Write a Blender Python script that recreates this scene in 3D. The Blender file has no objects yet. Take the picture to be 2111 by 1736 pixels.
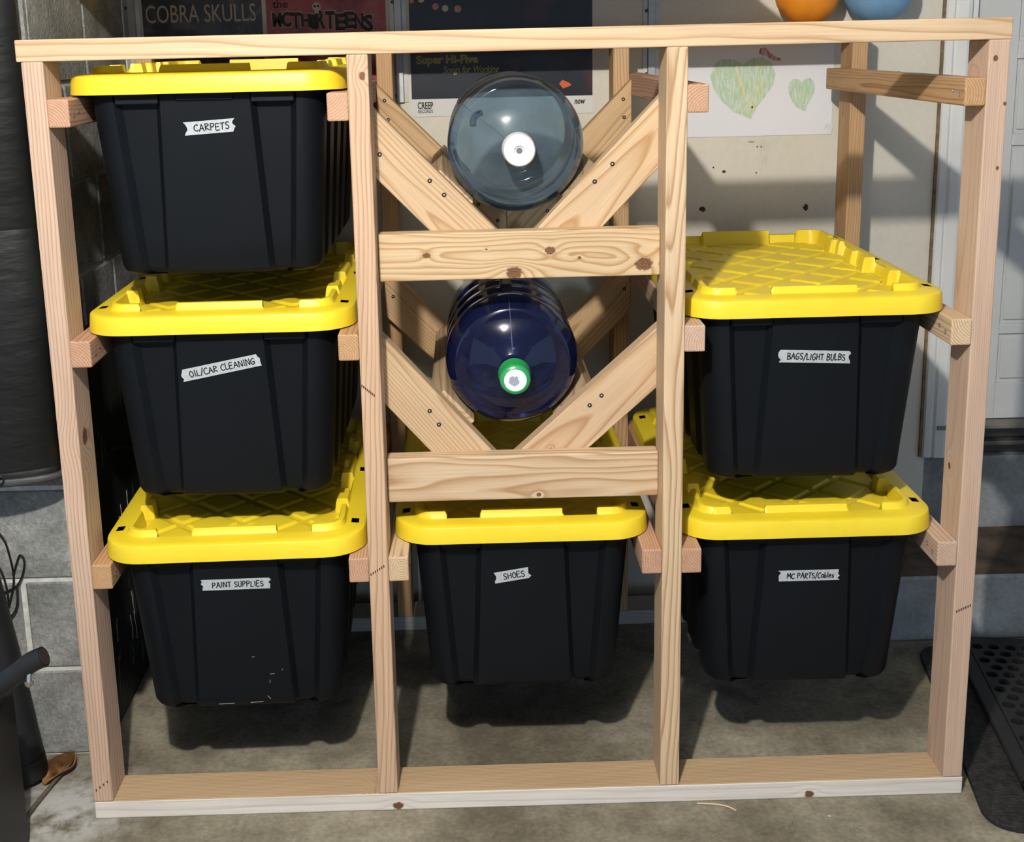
import bpy, bmesh, math, random
import numpy as np
from mathutils import Vector, Matrix

random.seed(7)
scene = bpy.context.scene
COL = scene.collection

# ------------------------------------------------------------------ camera
def make_camera():
    pos = Vector((0.76618, -2.13734, 1.49888))
    a, b, c = 0.207287, 0.009607, 0.0233645          # pitch down, yaw, roll
    ca, sa, cb, sb, cc, sc = (math.cos(a), math.sin(a), math.cos(b), math.sin(b),
                              math.cos(c), math.sin(c))
    f = Vector((sb * ca, cb * ca, -sa)); r = Vector((cb, -sb, 0)); d = f.cross(r)
    r2 = cc * r + sc * d; d2 = -sc * r + cc * d
    m = Matrix((r2, -d2, -f)).transposed().to_4x4(); m.translation = pos
    cam = bpy.data.cameras.new('camera'); o = bpy.data.objects.new('camera', cam)
    COL.objects.link(o); o.matrix_world = m
    cam.sensor_fit = 'HORIZONTAL'; cam.sensor_width = 36.0
    cam.lens = 2472.47 * 36.0 / 2111.0
    cam.shift_x = (1055.5 - 985.226) / 2111.0
    cam.shift_y = (607.29 - 868.0) / 2111.0
    cam.clip_start = 0.05
    scene.camera = o
make_camera()

# ------------------------------------------------------------------ world, lights, exposure
world = bpy.data.worlds.new('world'); scene.world = world; world.use_nodes = True
bgn = world.node_tree.nodes['Background']
bgn.inputs[0].default_value = (0.57, 0.74, 1.0, 1); bgn.inputs[1].default_value = 0.44

def point_light(name, loc, power, color, radius):
    l = bpy.data.lights.new(name, 'POINT'); l.energy = power; l.color = color
    l.shadow_soft_size = radius
    o = bpy.data.objects.new(name, l); o.location = loc; COL.objects.link(o); return o
point_light('ceiling_bulb', (0.475, -1.82, 2.40), 158, (1.0, 0.945, 0.87), 0.035)

vs = scene.view_settings
vs.view_transform = 'Standard'; vs.look = 'None'; vs.exposure = 0.72; vs.gamma = 1.0
vs.use_curve_mapping = False

# ------------------------------------------------------------------ node helpers
class NT:
    def __init__(s, name):
        s.m = bpy.data.materials.new(name); s.m.use_nodes = True
        s.t = s.m.node_tree; s.n = s.t.nodes; s.l = s.t.links
        s.b = s.n['Principled BSDF']; s.out = s.n['Material Output']
    def new(s, typ, **kw):
        n = s.n.new(typ)
        for k, v in kw.items(): setattr(n, k, v)
        return n
    def put(s, sock, v):
        if hasattr(v, 'is_linked') or isinstance(v, bpy.types.NodeSocket): s.l.new(v, sock)
        else: sock.default_value = v
    def math(s, op, a, b=None, clamp=False):
        n = s.new('ShaderNodeMath', operation=op, use_clamp=clamp)
        s.put(n.inputs[0], a)
        if b is not None: s.put(n.inputs[1], b)
        return n.outputs[0]
    def coord(s, kind='Object'):
        return s.new('ShaderNodeTexCoord').outputs[kind]
    def mapping(s, vec, scale=(1, 1, 1), loc=(0, 0, 0)):
        n = s.new('ShaderNodeMapping'); s.l.new(vec, n.inputs[0])
        n.inputs['Scale'].default_value = scale; n.inputs['Location'].default_value = loc
        return n.outputs[0]
    def noise(s, vec, scale, detail=3, rough=0.55, dist=0.0):
        n = s.new('ShaderNodeTexNoise'); s.l.new(vec, n.inputs['Vector'])
        n.inputs['Scale'].default_value = scale; n.inputs['Detail'].default_value = detail
        n.inputs['Roughness'].default_value = rough; n.inputs['Distortion'].default_value = dist
        return n.outputs[0]
    def ramp(s, fac, stops):
        n = s.new('ShaderNodeValToRGB'); s.l.new(fac, n.inputs[0]); e = n.color_ramp.elements
        while len(e) < len(stops): e.new(0.5)
        for el, (p, c) in zip(e, stops):
            el.position = p; el.color = (c[0], c[1], c[2], 1) if len(c) == 3 else c
        return n.outputs[0]
    def mix(s, fac, a, b, mode='MIX'):
        n = s.new('ShaderNodeMix', data_type='RGBA', blend_type=mode)
        s.put(n.inputs[0], fac)
        for sk, v in ((n.inputs[6], a), (n.inputs[7], b)):
            s.put(sk, v if not isinstance(v, tuple) else (v[0], v[1], v[2], 1))
        return n.outputs[2]
    def bump(s, h, strength, dist=0.002):
        n = s.new('ShaderNodeBump'); s.l.new(h, n.inputs['Height'])
        n.inputs['Strength'].default_value = strength; n.inputs['Distance'].default_value = dist
        s.l.new(n.outputs[0], s.b.inputs['Normal'])
    def color(s, c): s.put(s.b.inputs['Base Color'], c if not isinstance(c, tuple) else (c[0], c[1], c[2], 1))
    def set(s, rough=0.6, metal=0.0, spec=0.5):
        s.b.inputs['Roughness'].default_value = rough; s.b.inputs['Metallic'].default_value = metal
        s.b.inputs['Specular IOR Level'].default_value = spec

def plain(name, c, rough=0.6, metal=0.0, spec=0.4, var=0.12, scale=25, bump=0.0):
    t = NT(name); v = t.coord(); n = t.noise(v, scale, 4)
    lo = tuple(x * (1 - var) for x in c); hi = tuple(min(1, x * (1 + var)) for x in c)
    t.color(t.ramp(n, [(0.3, lo), (0.7, hi)])); t.set(rough, metal, spec)
    if bump: t.bump(t.noise(v, scale * 8, 3), bump)
    return t.m

_wc = [0]
def wood(early, late, *, gain=0.88, band=0.0, pith=(0.03, 0.05), slope=(0.03, 0.02), spacing=0.0042, amp=0.014, knots=(), contrast=1.0, dirt=0.0):
    _wc[0] += 1
    early = tuple(v * gain for v in early); late = tuple(v * gain for v in late)
    t = NT('pine_%d' % _wc[0]); p = t.coord()
    sp = t.new('ShaderNodeSeparateXYZ'); t.l.new(p, sp.inputs[0]); x, y, z = sp.outputs
    seed = random.random() * 40
    pm = t.mapping(p, (1.1, 7, 7), (seed, seed * .7, 0))
    nA = t.noise(pm, 1.6, 2.0, 0.5); nB = t.noise(t.mapping(p, (1.4, 6, 6), (0, seed, seed)), 1.5, 2.0, 0.5)
    dA = t.math('MULTIPLY', t.math('SUBTRACT', nA, 0.5), amp * 2)
    dB = t.math('MULTIPLY', t.math('SUBTRACT', nB, 0.5), amp * 2)
    yy = t.math('ADD', t.math('ADD', t.math('SUBTRACT', y, pith[0]), dA), t.math('MULTIPLY', x, slope[0]))
    zz = t.math('ADD', t.math('ADD', t.math('SUBTRACT', z, pith[1]), dB), t.math('MULTIPLY', x, slope[1]))
    r = t.math('SQRT', t.math('ADD', t.math('MULTIPLY', yy, yy), t.math('MULTIPLY', zz, zz)))
    kd = None; ks = []
    for (kx, kf, ax, kr) in knots:
        c = y if ax == 'y' else z
        ddx = t.math('MULTIPLY', t.math('SUBTRACT', x, kx), 0.8 / kr)
        ddf = t.math('MULTIPLY', t.math('SUBTRACT', c, kf), 1.0 / kr)
        d2 = t.math('ADD', t.math('MULTIPLY', ddx, ddx), t.math('MULTIPLY', ddf, ddf))
        g = t.math('EXPONENT', t.math('MULTIPLY', d2, -0.16))
        r = t.math('ADD', r, t.math('MULTIPLY', g, kr * 1.9))
        ks.append(t.math('ADD', t.math('SQRT', d2), t.math('MULTIPLY', t.math('SUBTRACT', t.noise(p, 160, 3), 0.5), 0.9)))
    f = t.math('FRACT', t.math('MULTIPLY', r, 1.0 / spacing))
    mid = tuple(e + (l - e) * 0.35 * contrast for e, l in zip(early, late))
    lt = tuple(e + (l - e) * contrast for e, l in zip(early, late))
    colr = t.ramp(f, [(0.0, early), (0.5 - band, early), (0.74 - band * 0.7, mid), (0.9 - band * 0.2, lt), (1.0, early)])
    fib = t.noise(t.mapping(p, (6, 260, 260)), 1.0, 3, 0.6)
    colr = t.mix(0.5, colr, t.ramp(fib, [(0.25, (0.72, 0.72, 0.72)), (0.7, (1.12, 1.12, 1.12))]), 'MULTIPLY')
    big = t.noise(t.mapping(p, (2.0, 12, 12), (seed, 0, 3)), 1.5, 3)
    colr = t.mix(0.35, colr, t.ramp(big, [(0.3, (0.82, 0.72, 0.66)), (0.7, (1.1, 1.08, 1.05))]), 'MULTIPLY')
    for d in ks:
        ring = t.math('FRACT', t.math('MULTIPLY', d, 3.5))
        kc = t.ramp(ring, [(0.0, (0.10, 0.04, 0.018)), (0.5, (0.22, 0.11, 0.05)), (1.0, (0.045, 0.018, 0.01))])
        m = t.new('ShaderNodeMapRange'); t.l.new(d, m.inputs[0])
        m.inputs[1].default_value = 0.8; m.inputs[2].default_value = 1.12; m.inputs[3].default_value = 1; m.inputs[4].default_value = 0
        colr = t.mix(m.outputs[0], colr, kc)
    t.color(colr); t.set(0.62, 0, 0.3)
    t.bump(t.math('ADD', t.math('MULTIPLY', f, 0.5), fib), 0.12, 0.001)
    return t.m

# ------------------------------------------------------------------ mesh helpers
LOCAL = {}
def link(name, me, mats, parent=None, loc=None, rot=None, mw=None):
    o = bpy.data.objects.new(name, me); COL.objects.link(o)
    if mats is not None and len(me.materials) == 0:
        for m in (mats if isinstance(mats, (list, tuple)) else [mats]): me.materials.append(m)
    if parent: o.parent = parent
    if mw is not None: o.matrix_local = mw; LOCAL[o.name] = mw.copy()
    else:
        if loc: o.location = loc
        if rot: o.rotation_euler = rot
    return o
def bm_mesh(bm, name='m', smooth=False):
    bmesh.ops.recalc_face_normals(bm, faces=bm.faces)
    me = bpy.data.meshes.new(name); bm.to_mesh(me); bm.free()
    if smooth:
        me.polygons.foreach_set('use_smooth', [True] * len(me.polygons))
    return me
def smooth_angle(me, ang=35):
    me.polygons.foreach_set('use_smooth', [True] * len(me.polygons))
    try: me.set_sharp_from_angle(angle=math.radians(ang))
    except Exception: pass
    return me
def box_bm(bm, c, s, bevel=0.0, seg=2):
    r = bmesh.ops.create_cube(bm, size=1.0)
    vsx = r['verts']
    for v in vsx: v.co = Vector((v.co.x * s[0] + c[0], v.co.y * s[1] + c[1], v.co.z * s[2] + c[2]))
    if bevel:
        es = list({e for v in vsx for e in v.link_edges})
        bmesh.ops.bevel(bm, geom=es, offset=bevel, segments=seg, affect='EDGES', profile=0.5)
def box_mesh(s, bevel=0.002, c=(0, 0, 0), seg=2):
    bm = bmesh.new(); box_bm(bm, c, s, bevel, seg); return bm_mesh(bm)
def prism_mesh(poly, t, bevel=0.0015):
    """2-D polygon in local XY, extruded t about local Z=0"""
    bm = bmesh.new()
    a = [bm.verts.new((p[0], p[1], -t / 2)) for p in poly]; b = [bm.verts.new((p[0], p[1], t / 2)) for p in poly]
    bm.faces.new(a); bm.faces.new(b[::-1]); n = len(poly)
    for i in range(n): bm.faces.new((a[i], a[(i + 1) % n], b[(i + 1) % n], b[i]))
    if bevel: bmesh.ops.bevel(bm, geom=list(bm.edges), offset=bevel, segments=1, affect='EDGES')
    return bm_mesh(bm)
def lathe_mesh(prof, n=48, axis='z', smooth=35, caps=True):
    bm = bmesh.new(); rings = []
    for (h, r) in prof:
        if r < 1e-6:
            rings.append([bm.verts.new((0, 0, h))])
        else:
            rings.append([bm.verts.new((r * math.cos(2 * math.pi * i / n), r * math.sin(2 * math.pi * i / n), h)) for i in range(n)])
    for A, B in zip(rings, rings[1:]):
        for i in range(n):
            j = (i + 1) % n
            if len(A) == 1 and len(B) == 1: continue
            if len(A) == 1: bm.faces.new((A[0], B[i], B[j]))
            elif len(B) == 1: bm.faces.new((A[i], A[j], B[0]))
            else: bm.faces.new((A[i], A[j], B[j], B[i]))
    if caps:
        for R in (rings[0], rings[-1]):
            if len(R) > 1: bm.faces.new(R)
    me = bm_mesh(bm)
    if axis == 'y':
        me.transform(Matrix.Rotation(-math.pi / 2, 4, 'X'))
    return smooth_angle(me, smooth)
def tube_mesh(pts, r, n=10, closed=False):
    """tube along a polyline; r number or list"""
    bm = bmesh.new(); P = [Vector(p) for p in pts]; rings = []
    up = Vector((0, 0, 1)); prev = None
    for i, p in enumerate(P):
        t = (P[min(i + 1, len(P) - 1)] - P[max(i - 1, 0)]).normalized()
        if prev is None:
            u = t.cross(up)
            if u.length < 1e-3: u = t.cross(Vector((1, 0, 0)))
            u.normalize()
        else:
            u = prev - t * prev.dot(t); u.normalize()
        prev = u; w = t.cross(u); rr = r[i] if isinstance(r, (list, tuple)) else r
        rings.append([bm.verts.new(p + (u * math.cos(2 * math.pi * k / n) + w * math.sin(2 * math.pi * k / n)) * rr) for k in range(n)])
    for A, B in zip(rings, rings[1:]):
        for k in range(n): bm.faces.new((A[k], A[(k + 1) % n], B[(k + 1) % n], B[k]))
    bm.faces.new(rings[0]); bm.faces.new(rings[-1])
    return smooth_angle(bm_mesh(bm), 50)
def spline(pts, k=8):
    P = [Vector(p) for p in pts]; out = []
    for i in range(len(P) - 1):
        p0 = P[max(i - 1, 0)]; p1 = P[i]; p2 = P[i + 1]; p3 = P[min(i + 2, len(P) - 1)]
        for j in range(k):
            t = j / k
            out.append(0.5 * ((2 * p1) + (p2 - p0) * t + (2 * p0 - 5 * p1 + 4 * p2 - p3) * t * t + (3 * p1 - p0 - 3 * p2 + p3) * t ** 3))
    out.append(P[-1]); return out
def empty(name, loc, label=None, cat=None, group=None, kind=None):
    o = bpy.data.objects.new(name, None); COL.objects.link(o); o.location = loc; o.empty_display_size = 0.05
    tag(o, label, cat, group, kind); return o
def tag(o, label=None, cat=None, group=None, kind=None):
    if label: o['label'] = label
    if cat: o['category'] = cat
    if group: o['group'] = group
    if kind: o['kind'] = kind
    return o
def frame_matrix(origin, xdir, ydir):
    X = Vector(xdir).normalized(); Y = Vector(ydir); Y = (Y - X * Y.dot(X)).normalized(); Z = X.cross(Y)
    m = Matrix((X, Y, Z)).transposed().to_4x4(); m.translation = Vector(origin); return m

# ------------------------------------------------------------------ setting materials
def concrete_floor():
    t = NT('concrete_floor'); p = t.coord()
    a = t.noise(p, 2.2, 6, 0.6, 0.4); b = t.noise(p, 14, 6, 0.65); c = t.noise(p, 90, 3, 0.6)
    col = t.ramp(a, [(0.32, (0.13, 0.115, 0.085)), (0.5, (0.225, 0.205, 0.155)), (0.66, (0.33, 0.305, 0.24))])
    col = t.mix(0.6, col, t.ramp(b, [(0.34, (0.5, 0.48, 0.44)), (0.64, (1.22, 1.22, 1.2))]), 'MULTIPLY')
    col = t.mix(0.5, col, t.ramp(c, [(0.33, (0.6, 0.6, 0.6)), (0.66, (1.28, 1.28, 1.28))]), 'MULTIPLY')
    # pale efflorescence by the block pier
    d = t.new('ShaderNodeVectorMath', operation='DISTANCE'); t.l.new(t.mapping(p, (1, 1, 0)), d.inputs[0]); d.inputs[1].default_value = (-0.97, 2.43, 0)
    m = t.new('ShaderNodeMapRange'); t.l.new(d.outputs['Value'], m.inputs[0])
    m.inputs[1].default_value = 0.05; m.inputs[2].default_value = 0.20; m.inputs[3].default_value = 1; m.inputs[4].default_value = 0
    pale = t.math('MULTIPLY', m.outputs[0], t.ramp(b, [(0.38, (0, 0, 0)), (0.56, (1, 1, 1))]))
    col = t.mix(t.math('MULTIPLY', pale, 0.8), col, (0.50, 0.51, 0.50))
    # scattered stains and light specks
    st = t.noise(t.mapping(p, (1, 1, 1), (3, 7, 0)), 6.5, 2, 0.5)
    col = t.mix(t.ramp(st, [(0.66, (0, 0, 0)), (0.72, (0.45, 0.45, 0.45))]), col, (0.07, 0.058, 0.042))
    v = t.new('ShaderNodeTexVoronoi'); t.l.new(p, v.inputs['Vector']); v.inputs['Scale'].default_value = 26
    sp = t.ramp(v.outputs['Distance'], [(0.025, (0.55, 0.55, 0.55)), (0.045, (0, 0, 0))])
    col = t.mix(sp, col, (0.55, 0.50, 0.42))
    t.color(col); t.set(0.75, 0, 0.25); t.bump(t.math('ADD', b, t.math('MULTIPLY', c, 0.6)), 0.35, 0.003)
    return t.m
def block_mat():
    t = NT('concrete_block'); p = t.coord(); w = t.new('ShaderNodeNewGeometry').outputs['Position']
    a = t.noise(w, 9, 5, 0.65); c = t.noise(w, 130, 3, 0.7)
    col = t.ramp(a, [(0.3, (0.17, 0.18, 0.17)), (0.55, (0.29, 0.30, 0.29)), (0.75, (0.42, 0.43, 0.42))])
    col = t.mix(0.7, col, t.ramp(c, [(0.3, (0.55, 0.55, 0.55)), (0.65, (1.2, 1.2, 1.2))]), 'MULTIPLY')
    t.color(col); t.set(0.9, 0, 0.15); t.bump(c, 0.8, 0.004); return t.m
def wall_mat():
    t = NT('cream_wall_paint'); p = t.coord()
    a = t.noise(p, 1.6, 5, 0.6); c = t.noise(p, 60, 3, 0.6)
    col = t.ramp(a, [(0.3, (0.58, 0.545, 0.46)), (0.7, (0.68, 0.645, 0.555))])
    col = t.mix(0.3, col, t.ramp(c, [(0.3, (0.85, 0.85, 0.85)), (0.7, (1.05, 1.05, 1.05))]), 'MULTIPLY')
    sm = t.noise(t.mapping(p, (6, 6, 1.2)), 3.0, 5, 0.7)
    col = t.mix(t.ramp(sm, [(0.60, (0, 0, 0)), (0.74, (0.4, 0.4, 0.4))]), col, (0.36, 0.31, 0.22))
    t.color(col); t.set(0.6, 0, 0.3); t.bump(c, 0.08, 0.001); return t.m
def step_mat():
    t = NT('step_concrete'); p = t.coord()
    a = t.noise(p, 5, 6, 0.65); c = t.noise(p, 70, 3, 0.6)
    col = t.ramp(a, [(0.3, (0.20, 0.205, 0.20)), (0.55, (0.34, 0.355, 0.35)), (0.75, (0.44, 0.455, 0.45))])
    col = t.mix(0.5, col, t.ramp(c, [(0.3, (0.7, 0.7, 0.7)), (0.7, (1.15, 1.15, 1.15))]), 'MULTIPLY')
    t.color(col); t.set(0.85, 0, 0.2); t.bump(c, 0.3, 0.003); return t.m
M_FLOOR = concrete_floor(); M_BLOCK = block_mat(); M_WALL = wall_mat(); M_STEP = step_mat()
M_MORTAR = plain('mortar', (0.60, 0.61, 0.58), 0.9, var=0.2, scale=60, bump=0.4)
M_DOOR = plain('door_white_paint', (0.55, 0.56, 0.545), 0.5, var=0.06, scale=6)
M_CASING = plain('casing_white_paint', (0.66, 0.67, 0.655), 0.5, var=0.07, scale=9)
M_CEIL = plain('ceiling_paint', (0.45, 0.44, 0.42), 0.8)
M_DIRT = plain('dirty_tread', (0.075, 0.055, 0.038), 0.9, var=0.5, scale=14, bump=0.5)
M_BRONZE = plain('bronze_threshold', (0.075, 0.07, 0.06), 0.45, 0.6)
M_ALU = plain('galvanised_steel', (0.42, 0.43, 0.42), 0.42, 0.65, var=0.1, scale=40)
M_DARKGAP = plain('brown_caulk', (0.17, 0.125, 0.075), 0.9, var=0.4, scale=60)

# ------------------------------------------------------------------ setting
W = 0.92
def struct(name, me, mat, parent=None, loc=(0, 0, 0)):
    o = link(name, me, mat, parent, loc)
    if parent is None: o['kind'] = 'structure'
    return o
struct('floor', box_mesh((7, 7.2, 0.1), 0, (0, 0, -0.05)), M_FLOOR, loc=(0.9, -2.4, 0))
struct('ceiling', box_mesh((7, 7.2, 0.1), 0, (0, 0, 0.05)), M_CEIL, loc=(0.9, -2.4, 2.5))
struct('wall_back', box_mesh((2.056, 0.1, 2.5), 0, (0.960, 0.05, 1.25)), M_WALL, loc=(0, W, 0))
wb2 = struct('wall_right', box_mesh((1.2, 0.1, 2.5), 0, (0.6, 0.05, 1.25)), M_WALL, loc=(2.98, W, 0))
wallb = bpy.data.objects['wall_back']
M_GOUGE = plain('wall_gouge', (0.05, 0.04, 0.03), 0.9, var=0.5, scale=200)
for k, (x, z, a, b) in enumerate([(1.378, 1.066, 0.008, 0.007), (1.645, 1.064, 0.007, 0.009), (1.432, 1.161, 0.005, 0.004), (1.405, 1.172, 0.0025, 0.0025), (1.515, 1.156, 0.0022, 0.0022), (1.516, 1.222, 0.002, 0.002), (1.526, 1.222, 0.002, 0.002), (1.818, 1.40, 0.006, 0.0015), (1.868, 1.402, 0.006, 0.0015), (1.50, 1.235, 0.010, 0.0012)]):
    rnd = random.Random(k); n_ = 10
    pts_ = [(a * (0.7 + 0.5 * rnd.random()) * math.cos(2 * math.pi * q / n_), b * (0.7 + 0.5 * rnd.random()) * math.sin(2 * math.pi * q / n_)) for q in range(n_)]
    link('wall_gouge', prism_mesh(pts_, 0.0008, 0), M_GOUGE, wallb, (x, -0.0002, z), (math.pi / 2, 0, 0))

def build_pier():
    root = empty('wall_left', (-0.068, 0.228, 0), kind='structure')
    core = link('mortar_core', box_mesh((1.4, W - 0.228 - 0.004, 2.5), 0, (-0.704, (W - 0.228) / 2 + 0.001, 1.25)), M_MORTAR, root)
    cache = {}
    def blk(face, a, b, z0, z1):
        key = (face, round(b - a, 3))
        if key not in cache:
            if face == 'f': cache[key] = box_mesh((b - a, 0.02, z1 - z0), 0.003, seg=1)
            else: cache[key] = box_mesh((0.02, b - a, z1 - z0), 0.003, seg=1)
            cache[key].materials.append(M_BLOCK)
        # corner at local (0,0); front face blocks run to -x, side face blocks run to +y
        if face == 'f': loc = (-(a + b) / 2, 0.0088, (z0 + z1) / 2)
        else: loc = (-0.0088, (a + b) / 2, (z0 + z1) / 2)
        link('block', cache[key], None, root, loc)
    for k in range(8):
        zb = 0.205 * k + 0.004; zt = 0.205 * (k + 1) - 0.006
        if k % 2 == 1: fr = [(0.0, 0.112), (0.124, 0.522), (0.534, 0.93)]; sd = [(0.0, 0.36), (0.372, 0.69)]
        else: fr = [(0.0, 0.39), (0.402, 0.79)]; sd = [(0.0, 0.19), (0.202, 0.43), (0.442, 0.69)]
        for a, b in fr: blk('f', a, b, zb, zt)
        for a, b in sd: blk('s', a if a > 0 else 0.018, b, zb, zt)
build_pier()

def build_door():
    # casing boards, door slab with raised panels, threshold, steps
    xg = 1.966
    c = empty('trim_1', (xg, W, 0.38), kind='structure')
    bm = bmesh.new()
    prof = [(0.0, -0.006), (0.004, -0.012), (0.018, -0.014), (0.024, -0.010), (0.030, -0.016), (0.052, -0.018), (0.062, -0.015), (0.066, -0.008), (0.066, 0.0), (0.0, 0.0)]
    lo = [bm.verts.new((p[0] + 0.012, p[1], 0)) for p in prof]; hi = [bm.verts.new((p[0] + 0.012, p[1], 2.1)) for p in prof]
    n = len(prof); bm.faces.new(lo); bm.faces.new(hi)
    for i in range(n): bm.faces.new((lo[i], lo[(i + 1) % n], hi[(i + 1) % n], hi[i]))
    link('casing_board', bm_mesh(bm), M_CASING, c)
    link('caulk_gap', box_mesh((0.007, 0.008, 2.1), 0, (0.0085, -0.003, 1.05)), M_DARKGAP, c)
    link('jamb', box_mesh((0.02, 0.095, 2.1), 0.001, (0.087, 0.05, 1.05)), M_CASING, c)
    d = empty('door_1', (2.066, W + 0.03, 0.472), kind='structure')
    dw, dh = 0.86, 2.0
    link('slab', box_mesh((dw, 0.035, dh), 0.001, (dw / 2, 0.022, dh / 2)), M_DOOR, d)
    # stiles and rails stand proud, panels float inside
    st = [0.0, 0.115, 0.375, 0.485, 0.745, dw]
    rails = [(0.0, 0.09), (0.225, 0.29), (0.725, 0.775), (0.955, 1.02), (1.5, 1.6), (1.9, dh)]
    for x0, x1 in ((0, 0.115), (0.375, 0.485), (0.745, dw)):
        link('stile', box_mesh((x1 - x0, 0.008, dh), 0.002, ((x0 + x1) / 2, 0.0005, dh / 2)), M_DOOR, d)
    rl = [(0.0, 0.10), (0.72, 0.80), (1.28, 1.38), (1.88, dh)]
    rl = [(0.0, 0.10), (0.235, 0.262), (0.735, 0.765), (0.955, 1.0), (1.5, 1.58), (1.88, dh)]
    for z0, z1 in rl:
        for x0, x1 in ((0.115, 0.375), (0.485, 0.745)):
            link('rail', box_mesh((x1 - x0, 0.008, z1 - z0), 0.002, ((x0 + x1) / 2, 0.0005, (z0 + z1) / 2)), M_DOOR, d)
    for (a, b) in zip(rl, rl[1:]):
        z0, z1 = a[1], b[0]
        for x0, x1 in ((0.115, 0.375), (0.485, 0.745)):
            bm = bmesh.new(); box_bm(bm, ((x0 + x1) / 2, 0.003, (z0 + z1) / 2), (x1 - x0 - 0.02, 0.008, z1 - z0 - 0.02), 0.003, 1)
            link('panel', bm_mesh(bm), M_DOOR, d)
    th = empty('trim_2', (2.012, W, 0.378), kind='structure')
    link('sill', box_mesh((0.95, 0.10, 0.012), 0.002, (0.475, 0.03, 0.086)), plain('aluminium_sill', (0.23, 0.215, 0.18), 0.5, 0.4), th)
    link('riser', box_mesh((0.95, 0.06, 0.034), 0.001, (0.475, 0.045, 0.062)), M_BRONZE, th)
    link('lip', box_mesh((0.95, 0.085, 0.014), 0.004, (0.475, 0.032, 0.036)), plain('sill_lip', (0.13, 0.125, 0.11), 0.5, 0.4), th)
    link('shim', box_mesh((0.95, 0.05, 0.028), 0.001, (0.475, 0.05, 0.014)), M_BRONZE, th)
    s = empty('trim_3', (1.745, 0.62, 0), kind='structure')
    bm = bmesh.new(); box_bm(bm, (0.9, 0.149, 0.0855), (1.8, 0.298, 0.171), 0.006)
    link('step_block', bm_mesh(bm), M_STEP, s)
    link('tread_dirt', box_mesh((1.79, 0.285, 0.003), 0, (0.9, 0.152, 0.1725)), M_DIRT, s)
    link('foundation_wall', box_mesh((1.95, 0.05, 0.375), 0.002, (1.03, 0.327, 0.1875)), M_STEP, s)
build_door()

# ------------------------------------------------------------------ wood palette
PINK = ((0.64, 0.475, 0.365), (0.44, 0.275, 0.185))
PALE = ((0.68, 0.50, 0.32), (0.46, 0.28, 0.14))
CREAM = ((0.70, 0.54, 0.36), (0.42, 0.265, 0.14))
TAN = ((0.56, 0.36, 0.19), (0.34, 0.18, 0.08))
RED = ((0.58, 0.365, 0.245), (0.36, 0.175, 0.105))
M_PALEEDGE = None

rack = empty('storage_rack', (0.866, 0.42, 0), 'pale pine lumber rack with three bays of side rails on garage floor', 'rack')
ROFF = Matrix.Translation((-0.866, -0.42, 0))
def board(name, p0, p1, ydir, w, t, mat, parent=None, bevel=0.0025, extra=None):
    p0 = Vector(p0); p1 = Vector(p1); L = (p1 - p0).length
    me = box_mesh((L, w, t), bevel)
    m = frame_matrix((p0 + p1) / 2, p1 - p0, ydir)
    o = link(name, me, mat, parent or rack, mw=ROFF @ m)
    return o
ZB, ZT = 0.038, 1.483
PX = [0.0, 0.566, 1.1275, 1.695]
D = 0.75
zc = (ZB + ZT) / 2

# front posts (X local = up, Y local = back, Z local = -x)
m1 = wood(*PINK, pith=(-0.06, 0.09), slope=(0.012, 0.02), spacing=0.0065, amp=0.012, knots=[(0.787 - zc, 0.037 - 0.0445, 'y', 0.014)])
m2 = wood((0.64, 0.455, 0.315), (0.44, 0.255, 0.145), pith=(0.02, 0.055), slope=(0.02, 0.015), spacing=0.006, amp=0.012, knots=[(1.446 - zc, -(0.593 - 0.585), 'z', 0.006)])
m3 = wood(*CREAM, band=0.12, pith=(0.05, 0.035), slope=(0.01, 0.012), spacing=0.0048, amp=0.016, knots=[])
m4 = wood(*PINK, pith=(0.03, -0.20), slope=(0.01, 0.0), spacing=0.004, amp=0.008, contrast=0.5,
          knots=[(1.451 - zc, -(1.707 - 1.714), 'z', 0.0045), (1.371 - zc, -(1.729 - 1.714), 'z', 0.003), (1.257 - zc, -(1.723 - 1.714), 'z', 0.003), (0.673 - zc, 0.061 - 0.0445, 'y', 0.006)])
def post(x, y0, mat):
    return board('post', (x + 0.019, y0 + 0.0445, ZB), (x + 0.019, y0 + 0.0445, ZT), (0, 1, 0), 0.089, 0.038, mat)
posts = [post(PX[i], 0, m) for i, m in enumerate((m1, m2, m3, m4))]
mr = wood(*TAN, pith=(0.02, 0.07), slope=(0.01, 0.02), spacing=0.0045, contrast=0.8)
mr2 = wood((0.60, 0.40, 0.22), (0.36, 0.20, 0.09), pith=(0.03, -0.06), slope=(0.02, 0.01), spacing=0.005)
rposts = [post(PX[i], D, m) for i, m in enumerate((mr2, mr, mr2, mr))]

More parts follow.
